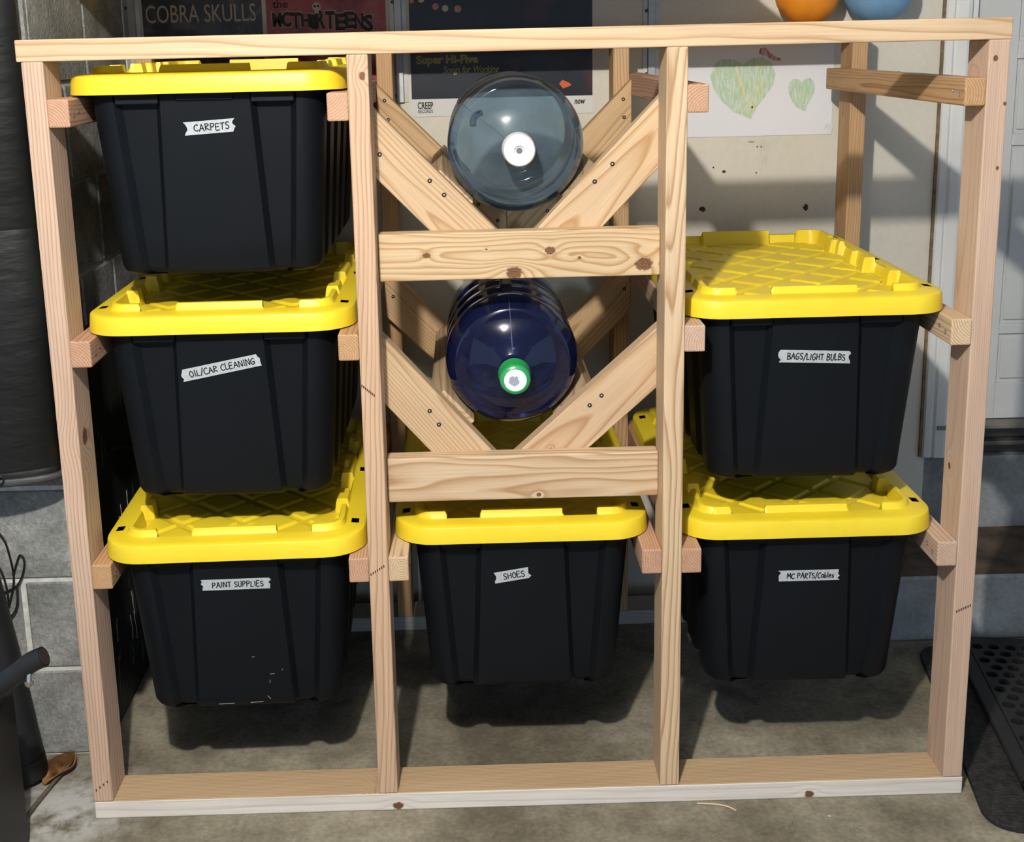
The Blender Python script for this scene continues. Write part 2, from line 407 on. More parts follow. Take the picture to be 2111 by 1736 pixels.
def plate(name, x0, x1, y0, z0, mat):
    return board(name, (x0, y0 + 0.0445, z0 + 0.019), (x1, y0 + 0.0445, z0 + 0.019), (0, 1, 0), 0.089, 0.038, mat)
xm = (0 + 1.735) / 2
mtop = wood((0.69, 0.52, 0.34), (0.44, 0.26, 0.12), pith=(0.02, 0.085), slope=(0.02, 0.018), spacing=0.015, amp=0.020, contrast=0.8)
mbot = wood((0.60, 0.45, 0.28), (0.36, 0.23, 0.12), pith=(-0.30, 0.05), slope=(0.0, 0.0), spacing=0.0048, amp=0.003, contrast=1.1, band=0.1,
            knots=[(0.559 - xm, 0.012, 'z', 0.0065)])
mbotf = wood((0.84, 0.81, 0.76), (0.58, 0.51, 0.43), pith=(0.0, 0.12), slope=(0.0, 0.01), spacing=0.017, amp=0.016, contrast=0.5,
             knots=[(0.604 - xm, 0.010 - 0.019, 'z', 0.0085), (1.427 - xm, 0.009 - 0.019, 'z', 0.008)])
plate('top_plate', -0.008, 1.735, 0, ZT, mtop)
bp = plate('bottom_plate', 0.0, 1.735, 0, 0.0, mbot)
bp.data.materials.append(mbotf)
for p in bp.data.polygons:
    if p.normal.y < -0.7: p.material_index = 1
plate('top_plate', 0.0, 1.733, D, ZT, mr2)
plate('bottom_plate', 0.0, 1.733, D, 0.0, wood((0.50, 0.50, 0.46), (0.36, 0.34, 0.28), spacing=0.006, contrast=0.6))

# tote rails: (x0, z_top)
M_PLASTIC_SCREW = plain('zinc_screw', (0.42, 0.40, 0.36), 0.4, 0.8)
M_BLACK_SCREW = plain('dark_screw', (0.012, 0.011, 0.011), 0.8, 0.0)
screw_me = lathe_mesh([(-0.004, 0.003), (0.0, 0.004), (0.0006, 0.0042), (0.0008, 0.0022), (-0.0006, 0.0012), (-0.0006, 0.0)], 12)
screw_me.materials.append(M_PLASTIC_SCREW)
dark_screw = screw_me.copy(); dark_screw.materials.clear(); dark_screw.materials.append(M_BLACK_SCREW)
def screw_on(parent, world_pt, normal, me=screw_me, s=1.0):
    z = Vector(normal).normalized(); x = z.orthogonal().normalized(); y = z.cross(x)
    m = Matrix((x, y, z)).transposed().to_4x4(); m.translation = Vector(world_pt)
    o = link('screw', me, None, parent)
    o.matrix_local = LOCAL[parent.name].inverted() @ ROFF @ m @ Matrix.Scale(s, 4)
    return o
LV = [1.418, 0.981, 0.542]
RH = 0.050
raildef = []
for z in LV: raildef += [(0.038, z, 1), (0.528, z, -1)]
raildef += [(0.604, LV[2], 1), (1.0895, LV[2], -1)]
for z in LV: raildef += [(1.1655, z, 1), (1.657, z, -1)]
pal = [RED, RED, RED, TAN, TAN, RED, CREAM, RED, RED, TAN, PINK, CREAM, RED, PINK]
for i, (x, z, s) in enumerate(raildef):
    pr = (random.uniform(-0.04, 0.04), random.choice((-1, 1)) * random.uniform(0.015, 0.05))
    if i == 6: pr = (0.0, 0.004)
    m = wood(*pal[i], pith=pr, slope=(0.006, 0.004), spacing=0.0046, amp=0.006)
    y0 = random.uniform(-0.003, 0.002)
    r = board('rail', (x + 0.019, y0, z - RH / 2), (x + 0.019, 0.826, z - RH / 2), (0, 0, 1), RH, 0.038, m, bevel=0.003)
    nx = s
    for yy, zz in ((0.024, z - 0.030), (0.052, z - 0.024)):
        screw_on(r, (x + 0.019 + nx * 0.0192, yy, zz), (nx, 0, 0))
    for yy, zz in ((0.775, z - 0.030), (0.80, z - 0.024)):
        screw_on(r, (x + 0.019 + nx * 0.0192, yy, zz), (nx, 0, 0))

# crossbeams of the middle bay
bx0, bx1 = 0.6045, 1.127; bc = (bx0 + bx1) / 2
mb1 = wood((0.67, 0.52, 0.33), (0.47, 0.28, 0.12), pith=(-0.01, 0.036), slope=(0.05, 0.02), spacing=0.0105, amp=0.050, contrast=1.0, band=0.2,
           knots=[(0.694 - bc, 0.003, 'y', 0.0055), (0.923 - bc, 0.007, 'y', 0.008), (1.097 - bc, -0.023, 'y', 0.013), (0.856 - bc, -0.033, 'y', 0.012), (0.805 - bc, 0.012, 'y', 0.002), (0.977 - bc, -0.008, 'y', 0.003)])
mb2 = wood((0.68, 0.53, 0.36), (0.46, 0.28, 0.14), pith=(-0.05, 0.045), slope=(0.02, 0.05), spacing=0.014, amp=0.060, contrast=1.0, band=0.25,
           knots=[(0.896 - bc, -0.036, 'y', 0.004)])
board('crossbeam', (bx0, 0.070, 1.1115), (bx1, 0.070, 1.1115), (0, 0, 1), 0.089, 0.038, mb1)
board('crossbeam', (bx0, 0.070, 0.6765), (bx1, 0.070, 0.6765), (0, 0, 1), 0.089, 0.038, mb2)

# V braces: top edge line through (xa,za) with slope, vertical cuts
def vbrace(xo, zo, xi, zi, y0, mat, zcut=None):
    """top edge from outer (xo,zo) to inner (xi,zi), 89 mm deep measured square to it"""
    O = Vector((xo, 0, zo)); I = Vector((xi, 0, zi)); d = (I - O); L = d.length
    vt = 0.089 * L / abs(xi - xo)
    k = (zi - zo) / (xi - xo)
    P = [(xo, zo), (xi, zi), (xi, zi - vt), (xo, zo - vt)]
    if zcut is not None: P = [(xo, zo), (xi, zi), (xi, zcut), (xo + (zcut - zo + vt) / k, zcut), (xo, zo - vt)]
    cx = (xo + xi) / 2; czz = (zo + zi - vt) / 2
    X = d.normalized(); Yd = Vector((0, 0, 1)); Yd = (Yd - X * Yd.dot(X)).normalized()
    loc = [(Vector((p[0] - cx, 0, p[1] - czz)).dot(X), Vector((p[0] - cx, 0, p[1] - czz)).dot(Yd)) for p in P]
    me = prism_mesh(loc, 0.038)
    return link('brace', me, mat, rack, mw=ROFF @ frame_matrix((cx, y0 + 0.019, czz), X, Yd))
mv = [wood((0.62, 0.46, 0.295), (0.43, 0.275, 0.14), pith=(-0.02 + 0.03 * k, 0.07 - 0.015 * k), slope=(0.02, 0.01), spacing=0.0055, amp=0.010) for k in range(4)]
mv[1] = wood((0.63, 0.47, 0.30), (0.45, 0.27, 0.12), pith=(0.0, 0.045), slope=(0.01, 0.04), spacing=0.009, amp=0.012, knots=[(0.155, 0.012, 'y', 0.0045)])
mv[3] = wood((0.63, 0.465, 0.305), (0.46, 0.27, 0.14), pith=(0.01, 0.05), slope=(0.01, 0.03), spacing=0.010, amp=0.012, knots=[(0.10, 0.005, 'y', 0.0035)])
FV = 0.0892
v1l = vbrace(0.5665, 1.379 + 1.037 * 0.0415, 0.862, 1.379 - 1.037 * 0.254, FV, mv[0], 1.075)
v1r = vbrace(1.1655, 1.389 + 1.045 * 0.0395, 0.8640, 1.389 - 1.045 * 0.262, FV, mv[1], 1.075)
v2l = vbrace(0.5665, 0.952 + 1.147 * 0.0385, 0.8320, 0.952 - 1.147 * 0.227, FV, mv[2], 0.64)
v2r = vbrace(1.1655, 0.953 + 0.90 * 0.0415, 0.8335, 0.953 - 0.90 * 0.2905, FV, mv[3], 0.64)
RV = 0.7118
mrv = [wood((0.62, 0.43, 0.24), (0.42, 0.25, 0.11), pith=(0.02, 0.06 - 0.02 * k), slope=(0.02, 0.01), spacing=0.0055, amp=0.010) for k in range(2)]
r1l = vbrace(0.567, 1.407, 0.8665, 1.103, RV, mrv[0], 1.02); r1r = vbrace(1.1655, 1.405, 0.8675, 1.103, RV, mrv[1], 1.02)
r2l = vbrace(0.567, 0.978, 0.8665, 0.680, RV, mrv[1], 0.655); r2r = vbrace(1.1655, 0.978, 0.8675, 0.680, RV, mrv[0], 0.655)
def scr(b, pts, y): 
    for x, z in pts: screw_on(b, (x, y, z), (0, -1, 0), dark_screw, 1.05)
scr(v1l, [(0.703, 1.249), (0.729, 1.222), (0.60, 1.33), (0.612, 1.30)], FV); scr(v1r, [(1.043, 1.272), (1.010, 1.240)], FV)
scr(v2l, [(0.689, 0.803), (0.706, 0.775)], FV); scr(v2r, [(1.022, 0.825), (0.999, 0.806)], FV)
scr(r1l, [(0.585, 1.37), (0.592, 1.325)], RV); scr(r1r, [(1.146, 1.36), (1.148, 1.318)], RV)
scr(r2l, [(0.585, 0.945), (0.588, 0.90)], RV); scr(r2r, [(1.146, 0.945), (1.15, 0.905)], RV)
scr(r1l, [(0.80, 1.12), (0.845, 1.08)], RV); scr(r1r, [(0.93, 1.12), (0.965, 1.10)], RV)

# jug cradles: boards running front to back, tangent to the jugs
JR = 0.132
J1 = (0.868, 1.3055); J2 = (0.853, 0.8800)
def cradle(cx, czj, ang, shift, mat):
    """ang: direction from jug centre to contact (in xz)"""
    n = Vector((math.cos(ang), 0, math.sin(ang))); tdir = Vector((0, 1, 0)).cross(n); 
    if tdir.z < 0: tdir = -tdir
    c = Vector((cx, 0, czj)) + n * (JR + 0.0008 + 0.019) + tdir * shift
    return board('cradle_board', (c.x, FV + 0.0385, c.z), (c.x, RV - 0.0005, c.z), tdir, 0.089, 0.038, mat)
mc = wood((0.60, 0.45, 0.28), (0.36, 0.22, 0.11), pith=(0.0, 0.045), slope=(0.01, 0.05), spacing=0.011, amp=0.022)
a1l = math.radians(180 + 44.0); a1r = math.radians(-44.0 + 0.3)
cradle(J1[0], J1[1], a1l, 0.028, mc); cradle(J1[0], J1[1], a1r, 0.030, mc)
cradle(J2[0], J2[1], math.radians(180 + 42.0), 0.012, mc); cradle(J2[0], J2[1], math.radians(-47.0), 0.028, mc)

# pencil / saw marks on the posts
M_MARK = plain('dark_mark', (0.06, 0.03, 0.02), 0.8)
def ticks(p, a, b, n):
    for k in range(n):
        q = Vector(a).lerp(Vector(b), (k + 0.5) / n)
        o = link('pen_mark', tick_me, None, p); o.matrix_local = LOCAL[p.name].inverted() @ ROFF @ Matrix.Translation((q[0], -0.0002, q[1]))
tick_me = box_mesh((0.0022, 0.0006, 0.005), 0); tick_me.materials.append(M_MARK)
ticks(posts[1], (0.567, 0.884), (0.592, 0.862), 8); ticks(posts[1], (0.568, 0.506), (0.597, 0.525), 7)
ticks(posts[0], (0.003, 0.061), (0.034, 0.085), 4); ticks(posts[3], (1.699, 0.396), (1.729, 0.41), 7)

# ------------------------------------------------------------------ storage totes
LW, LL, LR = 0.506, 0.762, 0.078
def yellow():
    t = NT('yellow_plastic'); p = t.coord(); n = t.noise(p, 8, 4); f = t.noise(p, 700, 2)
    col = t.ramp(n, [(0.3, (0.76, 0.575, 0.022)), (0.7, (0.83, 0.65, 0.032))])
    t.color(col); t.set(0.42, 0, 0.45); t.bump(f, 0.10, 0.0006); return t.m
def blackp():
    t = NT('black_tote_plastic'); p = t.coord(); n = t.noise(p, 6, 5, 0.6); f = t.noise(p, 900, 2)
    t.color(t.ramp(n, [(0.3, (0.0026, 0.0040, 0.0062)), (0.7, (0.0040, 0.0058, 0.0086))])); t.set(0.50, 0, 0.19); t.bump(f, 0.12, 0.0006); return t.m
M_YEL = yellow(); M_TUB = blackp()
def rrect(w, l, r, seg, extra=()):
    """rounded rectangle centred on x, y from 0 to l; returns list of (x,y)"""
    out = []
    for (cx, cy, a0) in ((w / 2 - r, r, -90), (w / 2 - r, l - r, 0), (-w / 2 + r, l - r, 90), (-w / 2 + r, r, 180)):
        for k in range(seg + 1):
            a = math.radians(a0 + 90 * k / seg); out.append((cx + r * math.cos(a), cy + r * math.sin(a)))
        # straight extras after this corner
        i = (1, 2, 3, 0)[((a0 + 90) // 90) % 4 - 1] if False else None
        if a0 == -90: out += [(w / 2, y) for y in extra]
        if a0 == 90: out += [(-w / 2, y) for y in reversed(extra)]
    return out
HOLES = [(0.079, 0.101), (LL / 2 - 0.012, LL / 2 + 0.012), (LL - 0.101, LL - 0.079)]
def lid_mesh():
    ex = [v for h in HOLES for v in h]
    bm = bmesh.new()
    def ring(inset, z):
        # inset keeping vertex correspondence
        w2, l2, r2 = LW - 2 * inset, LL - 2 * inset, max(LR - inset, 0.012)
        pts = []
        for (x, y) in rrect(w2, l2, r2, 8, [e - inset for e in ex]):
            pts.append(bm.verts.new((x, y + inset, z)))
        return pts
    rings = [ring(0.006, 0.0), ring(0.0, 0.0), ring(0.0, 0.003), ring(0.0025, 0.0295), ring(0.0040, 0.0325), ring(0.0070, 0.0343), ring(0.016, 0.0356), ring(0.031, 0.037), ring(0.040, 0.0375)]
    n = len(rings[0])
    hi = set()
    # perimeter index ranges of holes: corner(9) + 6 extras on right, then 9, 9 + 6 extras on left, 9
    for base in (9, 9 + 6 + 9 + 9):
        for k in (0, 2, 4): hi.add(base + k)
    for ri, (A, B) in enumerate(zip(rings, rings[1:])):
        for i in range(n):
            if ri == 6 and i in hi: continue
            j = (i + 1) % n; bm.faces.new((A[i], A[j], B[j], B[i]))
    # deck heightfield
    cs = 0.003
    xs = np.arange(-LW / 2 + 0.036, LW / 2 - 0.036 + 1e-6, cs); ys = np.arange(0.036, LL - 0.036 + 1e-6, cs)
    X, Y = np.meshgrid(xs, ys, indexing='ij')
    yc = Y - LL / 2
    qx = np.abs(X) - (LW / 2 - LR); qy = np.abs(yc) - (LL / 2 - LR)
    dist = np.hypot(np.maximum(qx, 0), np.maximum(qy, 0)) + np.minimum(np.maximum(qx, qy), 0) - LR
    d = -dist
    def sst(a, b, v): t_ = np.clip((v - a) / (b - a), 0, 1); return t_ * t_ * (3 - 2 * t_)
    end = (LL / 2 - np.abs(yc)) < (LW / 2 - np.abs(X))          # nearest to the short ends
    ax = np.abs(X); ay = np.abs(yc)
    # short ends: centre ridge, gaps, corner arcs
    e_r = np.maximum(1 - sst(0.080, 0.084, ax), sst(0.146, 0.150, ax))
    # long sides: castellated blocks
    ph = (ay + 0.055) % 0.150
    blk = sst(0.050, 0.054, ph) * (1 - sst(0.112, 0.116, ph))
    stp = sst(0.076, 0.080, ph) * (1 - sst(0.112, 0.116, ph))
    corner = sst(LL / 2 - 0.15, LL / 2 - 0.146, ay)
    s_r = np.maximum(blk, corner)
    rm = np.where(end, e_r, s_r)
    db = np.where(end, 0.040 + 0.014 * e_r, 0.042 + 0.012 * blk + 0.012 * stp + 0.012 * corner * (1 - blk))
    rim = 0.0372 + 0.013 * rm * sst(0.040, 0.045, d)
    deckw = sst(0, 0.006, d - db)
    u = (X + yc) / math.sqrt(2); v = (X - yc) / math.sqrt(2); P = 0.086
    fu = np.abs((u / P) % 1 - 0.5) * P; fv = np.abs((v / P) % 1 - 0.5) * P
    tile = (1 - sst(0.0335, 0.0365, fu)) * (1 - sst(0.0335, 0.0365, fv))
    deck = 0.017 + 0.0042 * tile * sst(0.008, 0.013, d - db)
    Z = rim * (1 - deckw) + deck * deckw
    Z = np.where(d < 0.0385, 0.0366, Z)
    nx, ny = X.shape
    keep = d > 0.034
    idx = -np.ones((nx, ny), int)
    vv = []
    for i in range(nx):
        for j in range(ny):
            if keep[i, j]:
                idx[i, j] = len(vv); vv.append(bm.verts.new((X[i, j], Y[i, j], Z[i, j])))
    for i in range(nx - 1):
        for j in range(ny - 1):
            a, b, c, e = idx[i, j], idx[i + 1, j], idx[i + 1, j + 1], idx[i, j + 1]
            if a >= 0 and b >= 0 and c >= 0 and e >= 0: bm.faces.new((vv[a], vv[b], vv[c], vv[e]))
    me = bpy.data.meshes.new('lid'); bm.to_mesh(me); bm.free()
    smooth_angle(me, 32)
    me.materials.append(M_YEL); return me
TH = 0.338                                            # tub depth below the lid
FT, FB = 0.024, 0.052                                 # front face inset under lid front: top, bottom
def tub_level(t, inset=0.0):
    """perimeter of the tub at depth fraction t (0 top .. 1 bottom); list of (x,y)"""
    hw = 0.2135 + (0.1885 - 0.2135) * t - inset
    yf = FT + (FB - FT) * t + inset; yb = LL - yf
    r = 0.045
    pw = 0.080 + 0.014 * t; fo = 0.160 - 0.022 * t; dp = 0.014
    pts = []
    def arc(cx, cy, a0):
        for k in range(7):
            a = math.radians(a0 + 90 * k / 6); pts.append((cx + r * math.cos(a), cy + r * math.sin(a)))
    # front, from left to right
    for x, dd in ((-fo - 0.006, 0), (-fo + 0.006, 1), (-pw - 0.010, 1), (-pw, 0), (pw, 0), (pw + 0.010, 1), (fo - 0.006, 1), (fo + 0.006, 0)):
        pts.append((x, yf + dd * dp))
    arc(hw - r, yf + r, -90)
    n = 4; span = (yb - r - 0.03) - (yf + r + 0.03); pit = span / n
    for k in range(n):
        y0 = yf + r + 0.03 + k * pit
        for q, dd in ((0.0, 0), (0.012, 1), (pit * 0.42, 1), (pit * 0.42 + 0.012, 0)):
            pts.append((hw - dd * dp, y0 + q))
    arc(hw - r, yb - r, 0)
    for x, dd in ((fo + 0.006, 0), (fo - 0.006, 1), (pw + 0.010, 1), (pw, 0), (-pw, 0), (-pw - 0.010, 1), (-fo + 0.006, 1), (-fo - 0.006, 0)):
        pts.append((x, yb - dd * dp))
    arc(-hw + r, yb - r, 90)
    for k in reversed(range(n)):
        y0 = yf + r + 0.03 + k * pit
        for q, dd in reversed(((0.0, 0), (0.012, 1), (pit * 0.42, 1), (pit * 0.42 + 0.012, 0))):
            pts.append((-hw + dd * dp, y0 + q))
    arc(-hw + r, yf + r, 180)
    return pts
def tub_mesh():
    bm = bmesh.new(); rings = []
    for (z, t, ins) in ((0.004, 0.0, 0.0), (-0.03, 0.09, 0.0), (-0.10, 0.3, 0.0), (-0.2, 0.6, 0.0), (-0.27, 0.81, 0.0), (-0.322, 0.955, 0.0), (-0.331, 0.98, 0.003), (-0.3365, 0.995, 0.009), (-TH, 1.0, 0.02)):
        rings.append([bm.verts.new((x, y, z)) for x, y in tub_level(t, ins)])
    n = len(rings[0])
    for A, B in zip(rings, rings[1:]):
        for i in range(n): bm.faces.new((A[i], A[(i + 1) % n], B[(i + 1) % n], B[i]))
    bm.faces.new(rings[-1]); 
    # flange that carries the lid
    fl = [[bm.verts.new((x, y + ins, z)) for x, y in rrect(LW - 2 * ins, LL - 2 * ins, LR - ins, 8)] for ins, z in ((0.035, -0.001), (0.0085, -0.001), (0.0085, 0.012), (0.035, 0.012))]
    m = len(fl[0])
    for A, B in zip(fl, fl[1:]):
        for i in range(m): bm.faces.new((A[i], A[(i + 1) % m], B[(i + 1) % m], B[i]))
    bm.faces.new(fl[-1])
    # latch lugs under the rim over the flutes and a lip on the centre panel
    for y, sgn in ((FT, 1), (LL - FT, -1)):
        for x in (-0.122, 0.122): box_bm(bm, (x, y + sgn * 0.004, -0.008), (0.078, 0.016, 0.022), 0.002, 1)
        box_bm(bm, (0, y + sgn * 0.002, -0.007), (0.104, 0.010, 0.014), 0.002, 1)
    me = bm_mesh(bm); smooth_angle(me, 28); me.materials.append(M_TUB); return me
LID_ME = lid_mesh(); TUB_ME = tub_mesh()

# hand lettering: strokes in a unit box
G = {
 'A': (0.7, [[(0, 0), (0.35, 1), (0.7, 0)], [(0.12, 0.38), (0.6, 0.4)]]),
 'B': (0.6, [[(0.05, 0), (0.05, 1)], [(0.05, 1), (0.45, 0.9), (0.45, 0.65), (0.05, 0.52), (0.5, 0.42), (0.52, 0.12), (0.05, 0)]]),
 'C': (0.6, [[(0.58, 0.85), (0.4, 1), (0.12, 0.8), (0.0, 0.45), (0.12, 0.1), (0.35, 0), (0.6, 0.12)]]),
 'E': (0.55, [[(0.5, 0.98), (0.05, 1), (0.03, 0), (0.52, 0.02)], [(0.04, 0.52), (0.42, 0.55)]]),
 'G': (0.65, [[(0.58, 0.9), (0.35, 1), (0.08, 0.75), (0.02, 0.35), (0.25, 0.0), (0.55, 0.15), (0.58, 0.42), (0.3, 0.42)]]),
 'H': (0.6, [[(0.05, 1), (0.03, 0)], [(0.55, 1), (0.55, 0)], [(0.04, 0.5), (0.56, 0.52)]]),
 'I': (0.25, [[(0.12, 1), (0.12, 0)]]),
 'L': (0.5, [[(0.05, 1), (0.03, 0), (0.48, 0.03)]]),
 'M': (0.8, [[(0, 0), (0.1, 1), (0.38, 0.35), (0.68, 1), (0.76, 0)]]),
 'N': (0.65, [[(0.02, 0), (0.06, 1), (0.55, 0.05), (0.6, 1)]]),
 'O': (0.65, [[(0.3, 1), (0.08, 0.78), (0.02, 0.4), (0.2, 0.04), (0.45, 0.04), (0.62, 0.4), (0.55, 0.82), (0.3, 1)]]),
 'P': (0.6, [[(0.05, 0), (0.06, 1)], [(0.05, 0.98), (0.45, 0.95), (0.52, 0.7), (0.35, 0.5), (0.06, 0.46)]]),
 'R': (0.62, [[(0.05, 0), (0.06, 1)], [(0.05, 0.98), (0.45, 0.93), (0.48, 0.68), (0.06, 0.48), (0.58, 0.0)]]),
 'S': (0.55, [[(0.5, 0.9), (0.28, 1), (0.06, 0.8), (0.15, 0.58), (0.42, 0.42), (0.48, 0.15), (0.25, 0), (0.02, 0.1)]]),
 'T': (0.6, [[(0.0, 0.97), (0.6, 1)], [(0.3, 0.98), (0.28, 0)]]),
 'U': (0.6, [[(0.04, 1), (0.06, 0.25), (0.2, 0), (0.42, 0.03), (0.54, 0.3), (0.55, 1)]]),
 '/': (0.4, [[(0.0, -0.12), (0.42, 1.08)]]),
 'a': (0.5, [[(0.42, 0.5), (0.15, 0.52), (0.03, 0.22), (0.18, 0.0), (0.4, 0.2), (0.42, 0.5), (0.46, 0.0)]]),
 'b': (0.45, [[(0.05, 1), (0.05, 0), (0.35, 0.05), (0.38, 0.35), (0.06, 0.45)]]),
 'l': (0.2, [[(0.1, 1), (0.1, 0)]]),
 'e': (0.45, [[(0.05, 0.3), (0.38, 0.34), (0.25, 0.56), (0.05, 0.4), (0.1, 0.05), (0.4, 0.08)]]),
 's': (0.42, [[(0.38, 0.5), (0.1, 0.5), (0.12, 0.3), (0.34, 0.22), (0.3, 0.0), (0.04, 0.04)]]),
 ' ': (0.3, []),
}
def stroke_text(txt, height, lw, total):
    rnd = random.Random(txt)
    adv = sum(G[c][0] + 0.16 for c in txt); sx = total / adv
    bm = bmesh.new(); x = 0.0
    for c in txt:
        w, strokes = G[c]; dy = rnd.uniform(-0.06, 0.06); k = rnd.uniform(0.92, 1.06); rot = rnd.uniform(-0.06, 0.06)
        for s in strokes:
            P = [Vector(((x + px) * sx + (py - 0.5) * height * rot, (py * k + dy) * height, 0)) for px, py in s]
            if len(P) > 3:
                P = spline(P, 4)
            for a, b in zip(P, P[1:]):
                dd = (b - a)
                if dd.length < 1e-6: continue
                dd.normalize(); nn = Vector((-dd.y, dd.x, 0)) * lw / 2; e = dd * lw * 0.35
                bm.faces.new([bm.verts.new(q) for q in (a - nn - e, b - nn + e, b + nn + e, a + nn - e)])
        x += w + 0.16
    for v in bm.verts: v.co.x -= total / 2; v.co.y -= height / 2
    me = bpy.data.meshes.new('ink'); bm.to_mesh(me); bm.free(); return me
M_TAPE = plain('masking_tape', (0.44, 0.475, 0.50), 0.6, var=0.12, scale=120, bump=0.2)
M_SCUFF = plain('dusty_scuff', (0.22, 0.23, 0.23), 0.9, var=0.3, scale=300)
M_INK = plain('black_ink', (0.012, 0.012, 0.016), 0.5, spec=0.2)
def tape_mesh(w, h, ends):
    rnd = random.Random(ends); n = 5
    L = [(-w / 2 + rnd.uniform(-0.003, 0.004), -h / 2 + h * k / n) for k in range(n + 1)]
    R = [(w / 2 + rnd.uniform(-0.004, 0.003), -h / 2 + h * k / n) for k in range(n + 1)]
    return prism_mesh(L[::-1] + R, 0.0005, 0)
def tote(cx, y0, zl, yaw, label, tape, txt, tw, scuffs=()):
    """zl: height of lid skirt bottom; tape=(x,z,w,h,angle) in world x,z"""
    t = empty('storage_tote', (cx, y0, zl - TH), label, 'storage tote', 'black totes with yellow lids on the rack')
    t.rotation_euler = (0, 0, math.radians(yaw))
    link('tub', TUB_ME, None, t, (0, 0, TH)); link('lid', LID_ME, None, t, (0, 0, TH))
    tx, tz, w, h, ang = tape
    fr = (zl - tz) / TH; yl = FT + (FB - FT) * fr
    sl = math.atan2(FB - FT, TH)
    m = Matrix.Translation((tx - cx, yl - 0.0006, tz - zl + TH)) @ Matrix.Rotation(math.pi / 2 + sl, 4, 'X') @ Matrix.Rotation(math.radians(ang), 4, 'Z')
    tp = link('label_tape', tape_mesh(w, h, int(w * 1e4)), M_TAPE, t, mw=m); tp['label'] = 'white tape strip with handwritten ' + txt
    ink = link('handwriting', stroke_text(txt, h * 0.5, 0.0019, tw), M_INK, tp, (0.004, 0, 0.0005))
    for k, (sx, sz, sl_, sa) in enumerate(scuffs):
        fr = (TH - sz) / TH; m = Matrix.Translation((sx, FT + (FB - FT) * fr - 0.0002, sz)) @ Matrix.Rotation(math.pi / 2 + sl, 4, 'X') @ Matrix.Rotation(sa, 4, 'Z')
        link('scuff', box_mesh((sl_, 0.0014, 0.0006), 0), M_SCUFF, t, mw=m)
    return t
tote(0.3035, 0.030, LV[0] + 0.004, 0.0, 'black tote with yellow lid taped CARPETS, top left bay', (0.309, 1.360, 0.089, 0.024, 3.5), 'CARPETS', 0.066)
tote(0.3030, 0.018, LV[1] + 0.003, 0.0, 'black tote with yellow lid taped OIL/CAR CLEANING', (0.300, 0.911, 0.150, 0.024, 11), 'OIL/CAR CLEANING', 0.128)
tote(0.3080, -0.004, LV[2] + 0.003, 1.3, 'dusty black tote with yellow lid taped PAINT SUPPLIES', (0.307, 0.484, 0.130, 0.023, 0), 'PAINT SUPPLIES', 0.100, [(0.055, 0.075, 0.009, 0.1), (0.049, 0.058, 0.007, 1.4), (0.045, 0.022, 0.009, -0.9), (0.075, 0.084, 0.004, 0.8), (0.02, 0.012, 0.025, 0.05), (-0.04, 0.011, 0.03, 0.02), (0.02, 0.115, 0.005, 0.3)])
tote(0.8640, 0.045, LV[2] + 0.003, 0.0, 'black tote with yellow lid taped SHOES under the water jugs', (0.843, 0.463, 0.070, 0.024, 9), 'SHOES', 0.044)
tote(1.4240, 0.030, LV[1] + 0.003, 0.0, 'black tote taped BAGS/LIGHT BULBS with fully exposed yellow lid', (1.4245, 0.8995, 0.134, 0.025, -2.5), 'BAGS/LIGHT BULBS', 0.112)
tote(1.4230, 0.030, LV[2] + 0.003, 0.0, 'black tote with yellow lid taped MC PARTS/Cables', (1.429, 0.452, 0.118, 0.0235, 0), 'MC PARTS/Cables', 0.094)

# ------------------------------------------------------------------ water jugs
def jug_plastic(name, tint, haze, hz):
    t = NT(name); n = t.n
    tr = n.new('ShaderNodeBsdfTransparent'); tr.inputs[0].default_value = (*tint, 1)
    gl = n.new('ShaderNodeBsdfGlossy'); gl.inputs['Roughness'].default_value = 0.07; gl.inputs[0].default_value = (0.9, 0.95, 1, 1)
    df = n.new('ShaderNodeBsdfDiffuse'); df.inputs[0].default_value = (*haze, 1)
    nz = t.noise(t.coord(), 22, 4, 0.6)
    m1 = n.new('ShaderNodeMixShader'); t.l.new(t.math('MULTIPLY', nz, hz * 2), m1.inputs[0]); t.l.new(tr.outputs[0], m1.inputs[1]); t.l.new(df.outputs[0], m1.inputs[2])
    fr = n.new('ShaderNodeFresnel'); fr.inputs[0].default_value = 1.5
    m2 = n.new('ShaderNodeMixShader'); t.l.new(fr.outputs[0], m2.inputs[0]); t.l.new(m1.outputs[0], m2.inputs[1]); t.l.new(gl.outputs[0], m2.inputs[2])
    t.l.new(m2.outputs[0], t.out.inputs[0]); return t.m
M_JUG1 = jug_plastic('smoke_blue_plastic', (0.50, 0.605, 0.675), (0.17, 0.245, 0.31), 0.24)
M_JUG2 = jug_plastic('cobalt_blue_plastic', (0.17, 0.22, 0.50), (0.02, 0.03, 0.12), 0.22)
prof_body = [(0.034, 0.0230), (0.034, 0.0250), (0.072, 0.0250), (0.077, 0.0265), (0.080, 0.031), (0.0875, 0.056), (0.097, 0.081), (0.109, 0.101), (0.1165, 0.1095), (0.1175, 0.1135), (0.128, 0.1205), (0.143, 0.1275), (0.158, 0.1312), (0.172, 0.132)]
def jug_body(ribs):
    pr = list(prof_body)
    y = 0.185
    for k in range(ribs):
        pr += [(y, 0.132), (y + 0.008, 0.127), (y + 0.028, 0.127), (y + 0.036, 0.132), (y + 0.06, 0.132)]; y += 0.078
    pr += [(0.475, 0.132), (0.490, 0.130), (0.501, 0.123), (0.506, 0.110), (0.502, 0.09), (0.494, 0.04), (0.492, 0.0)]
    return pr
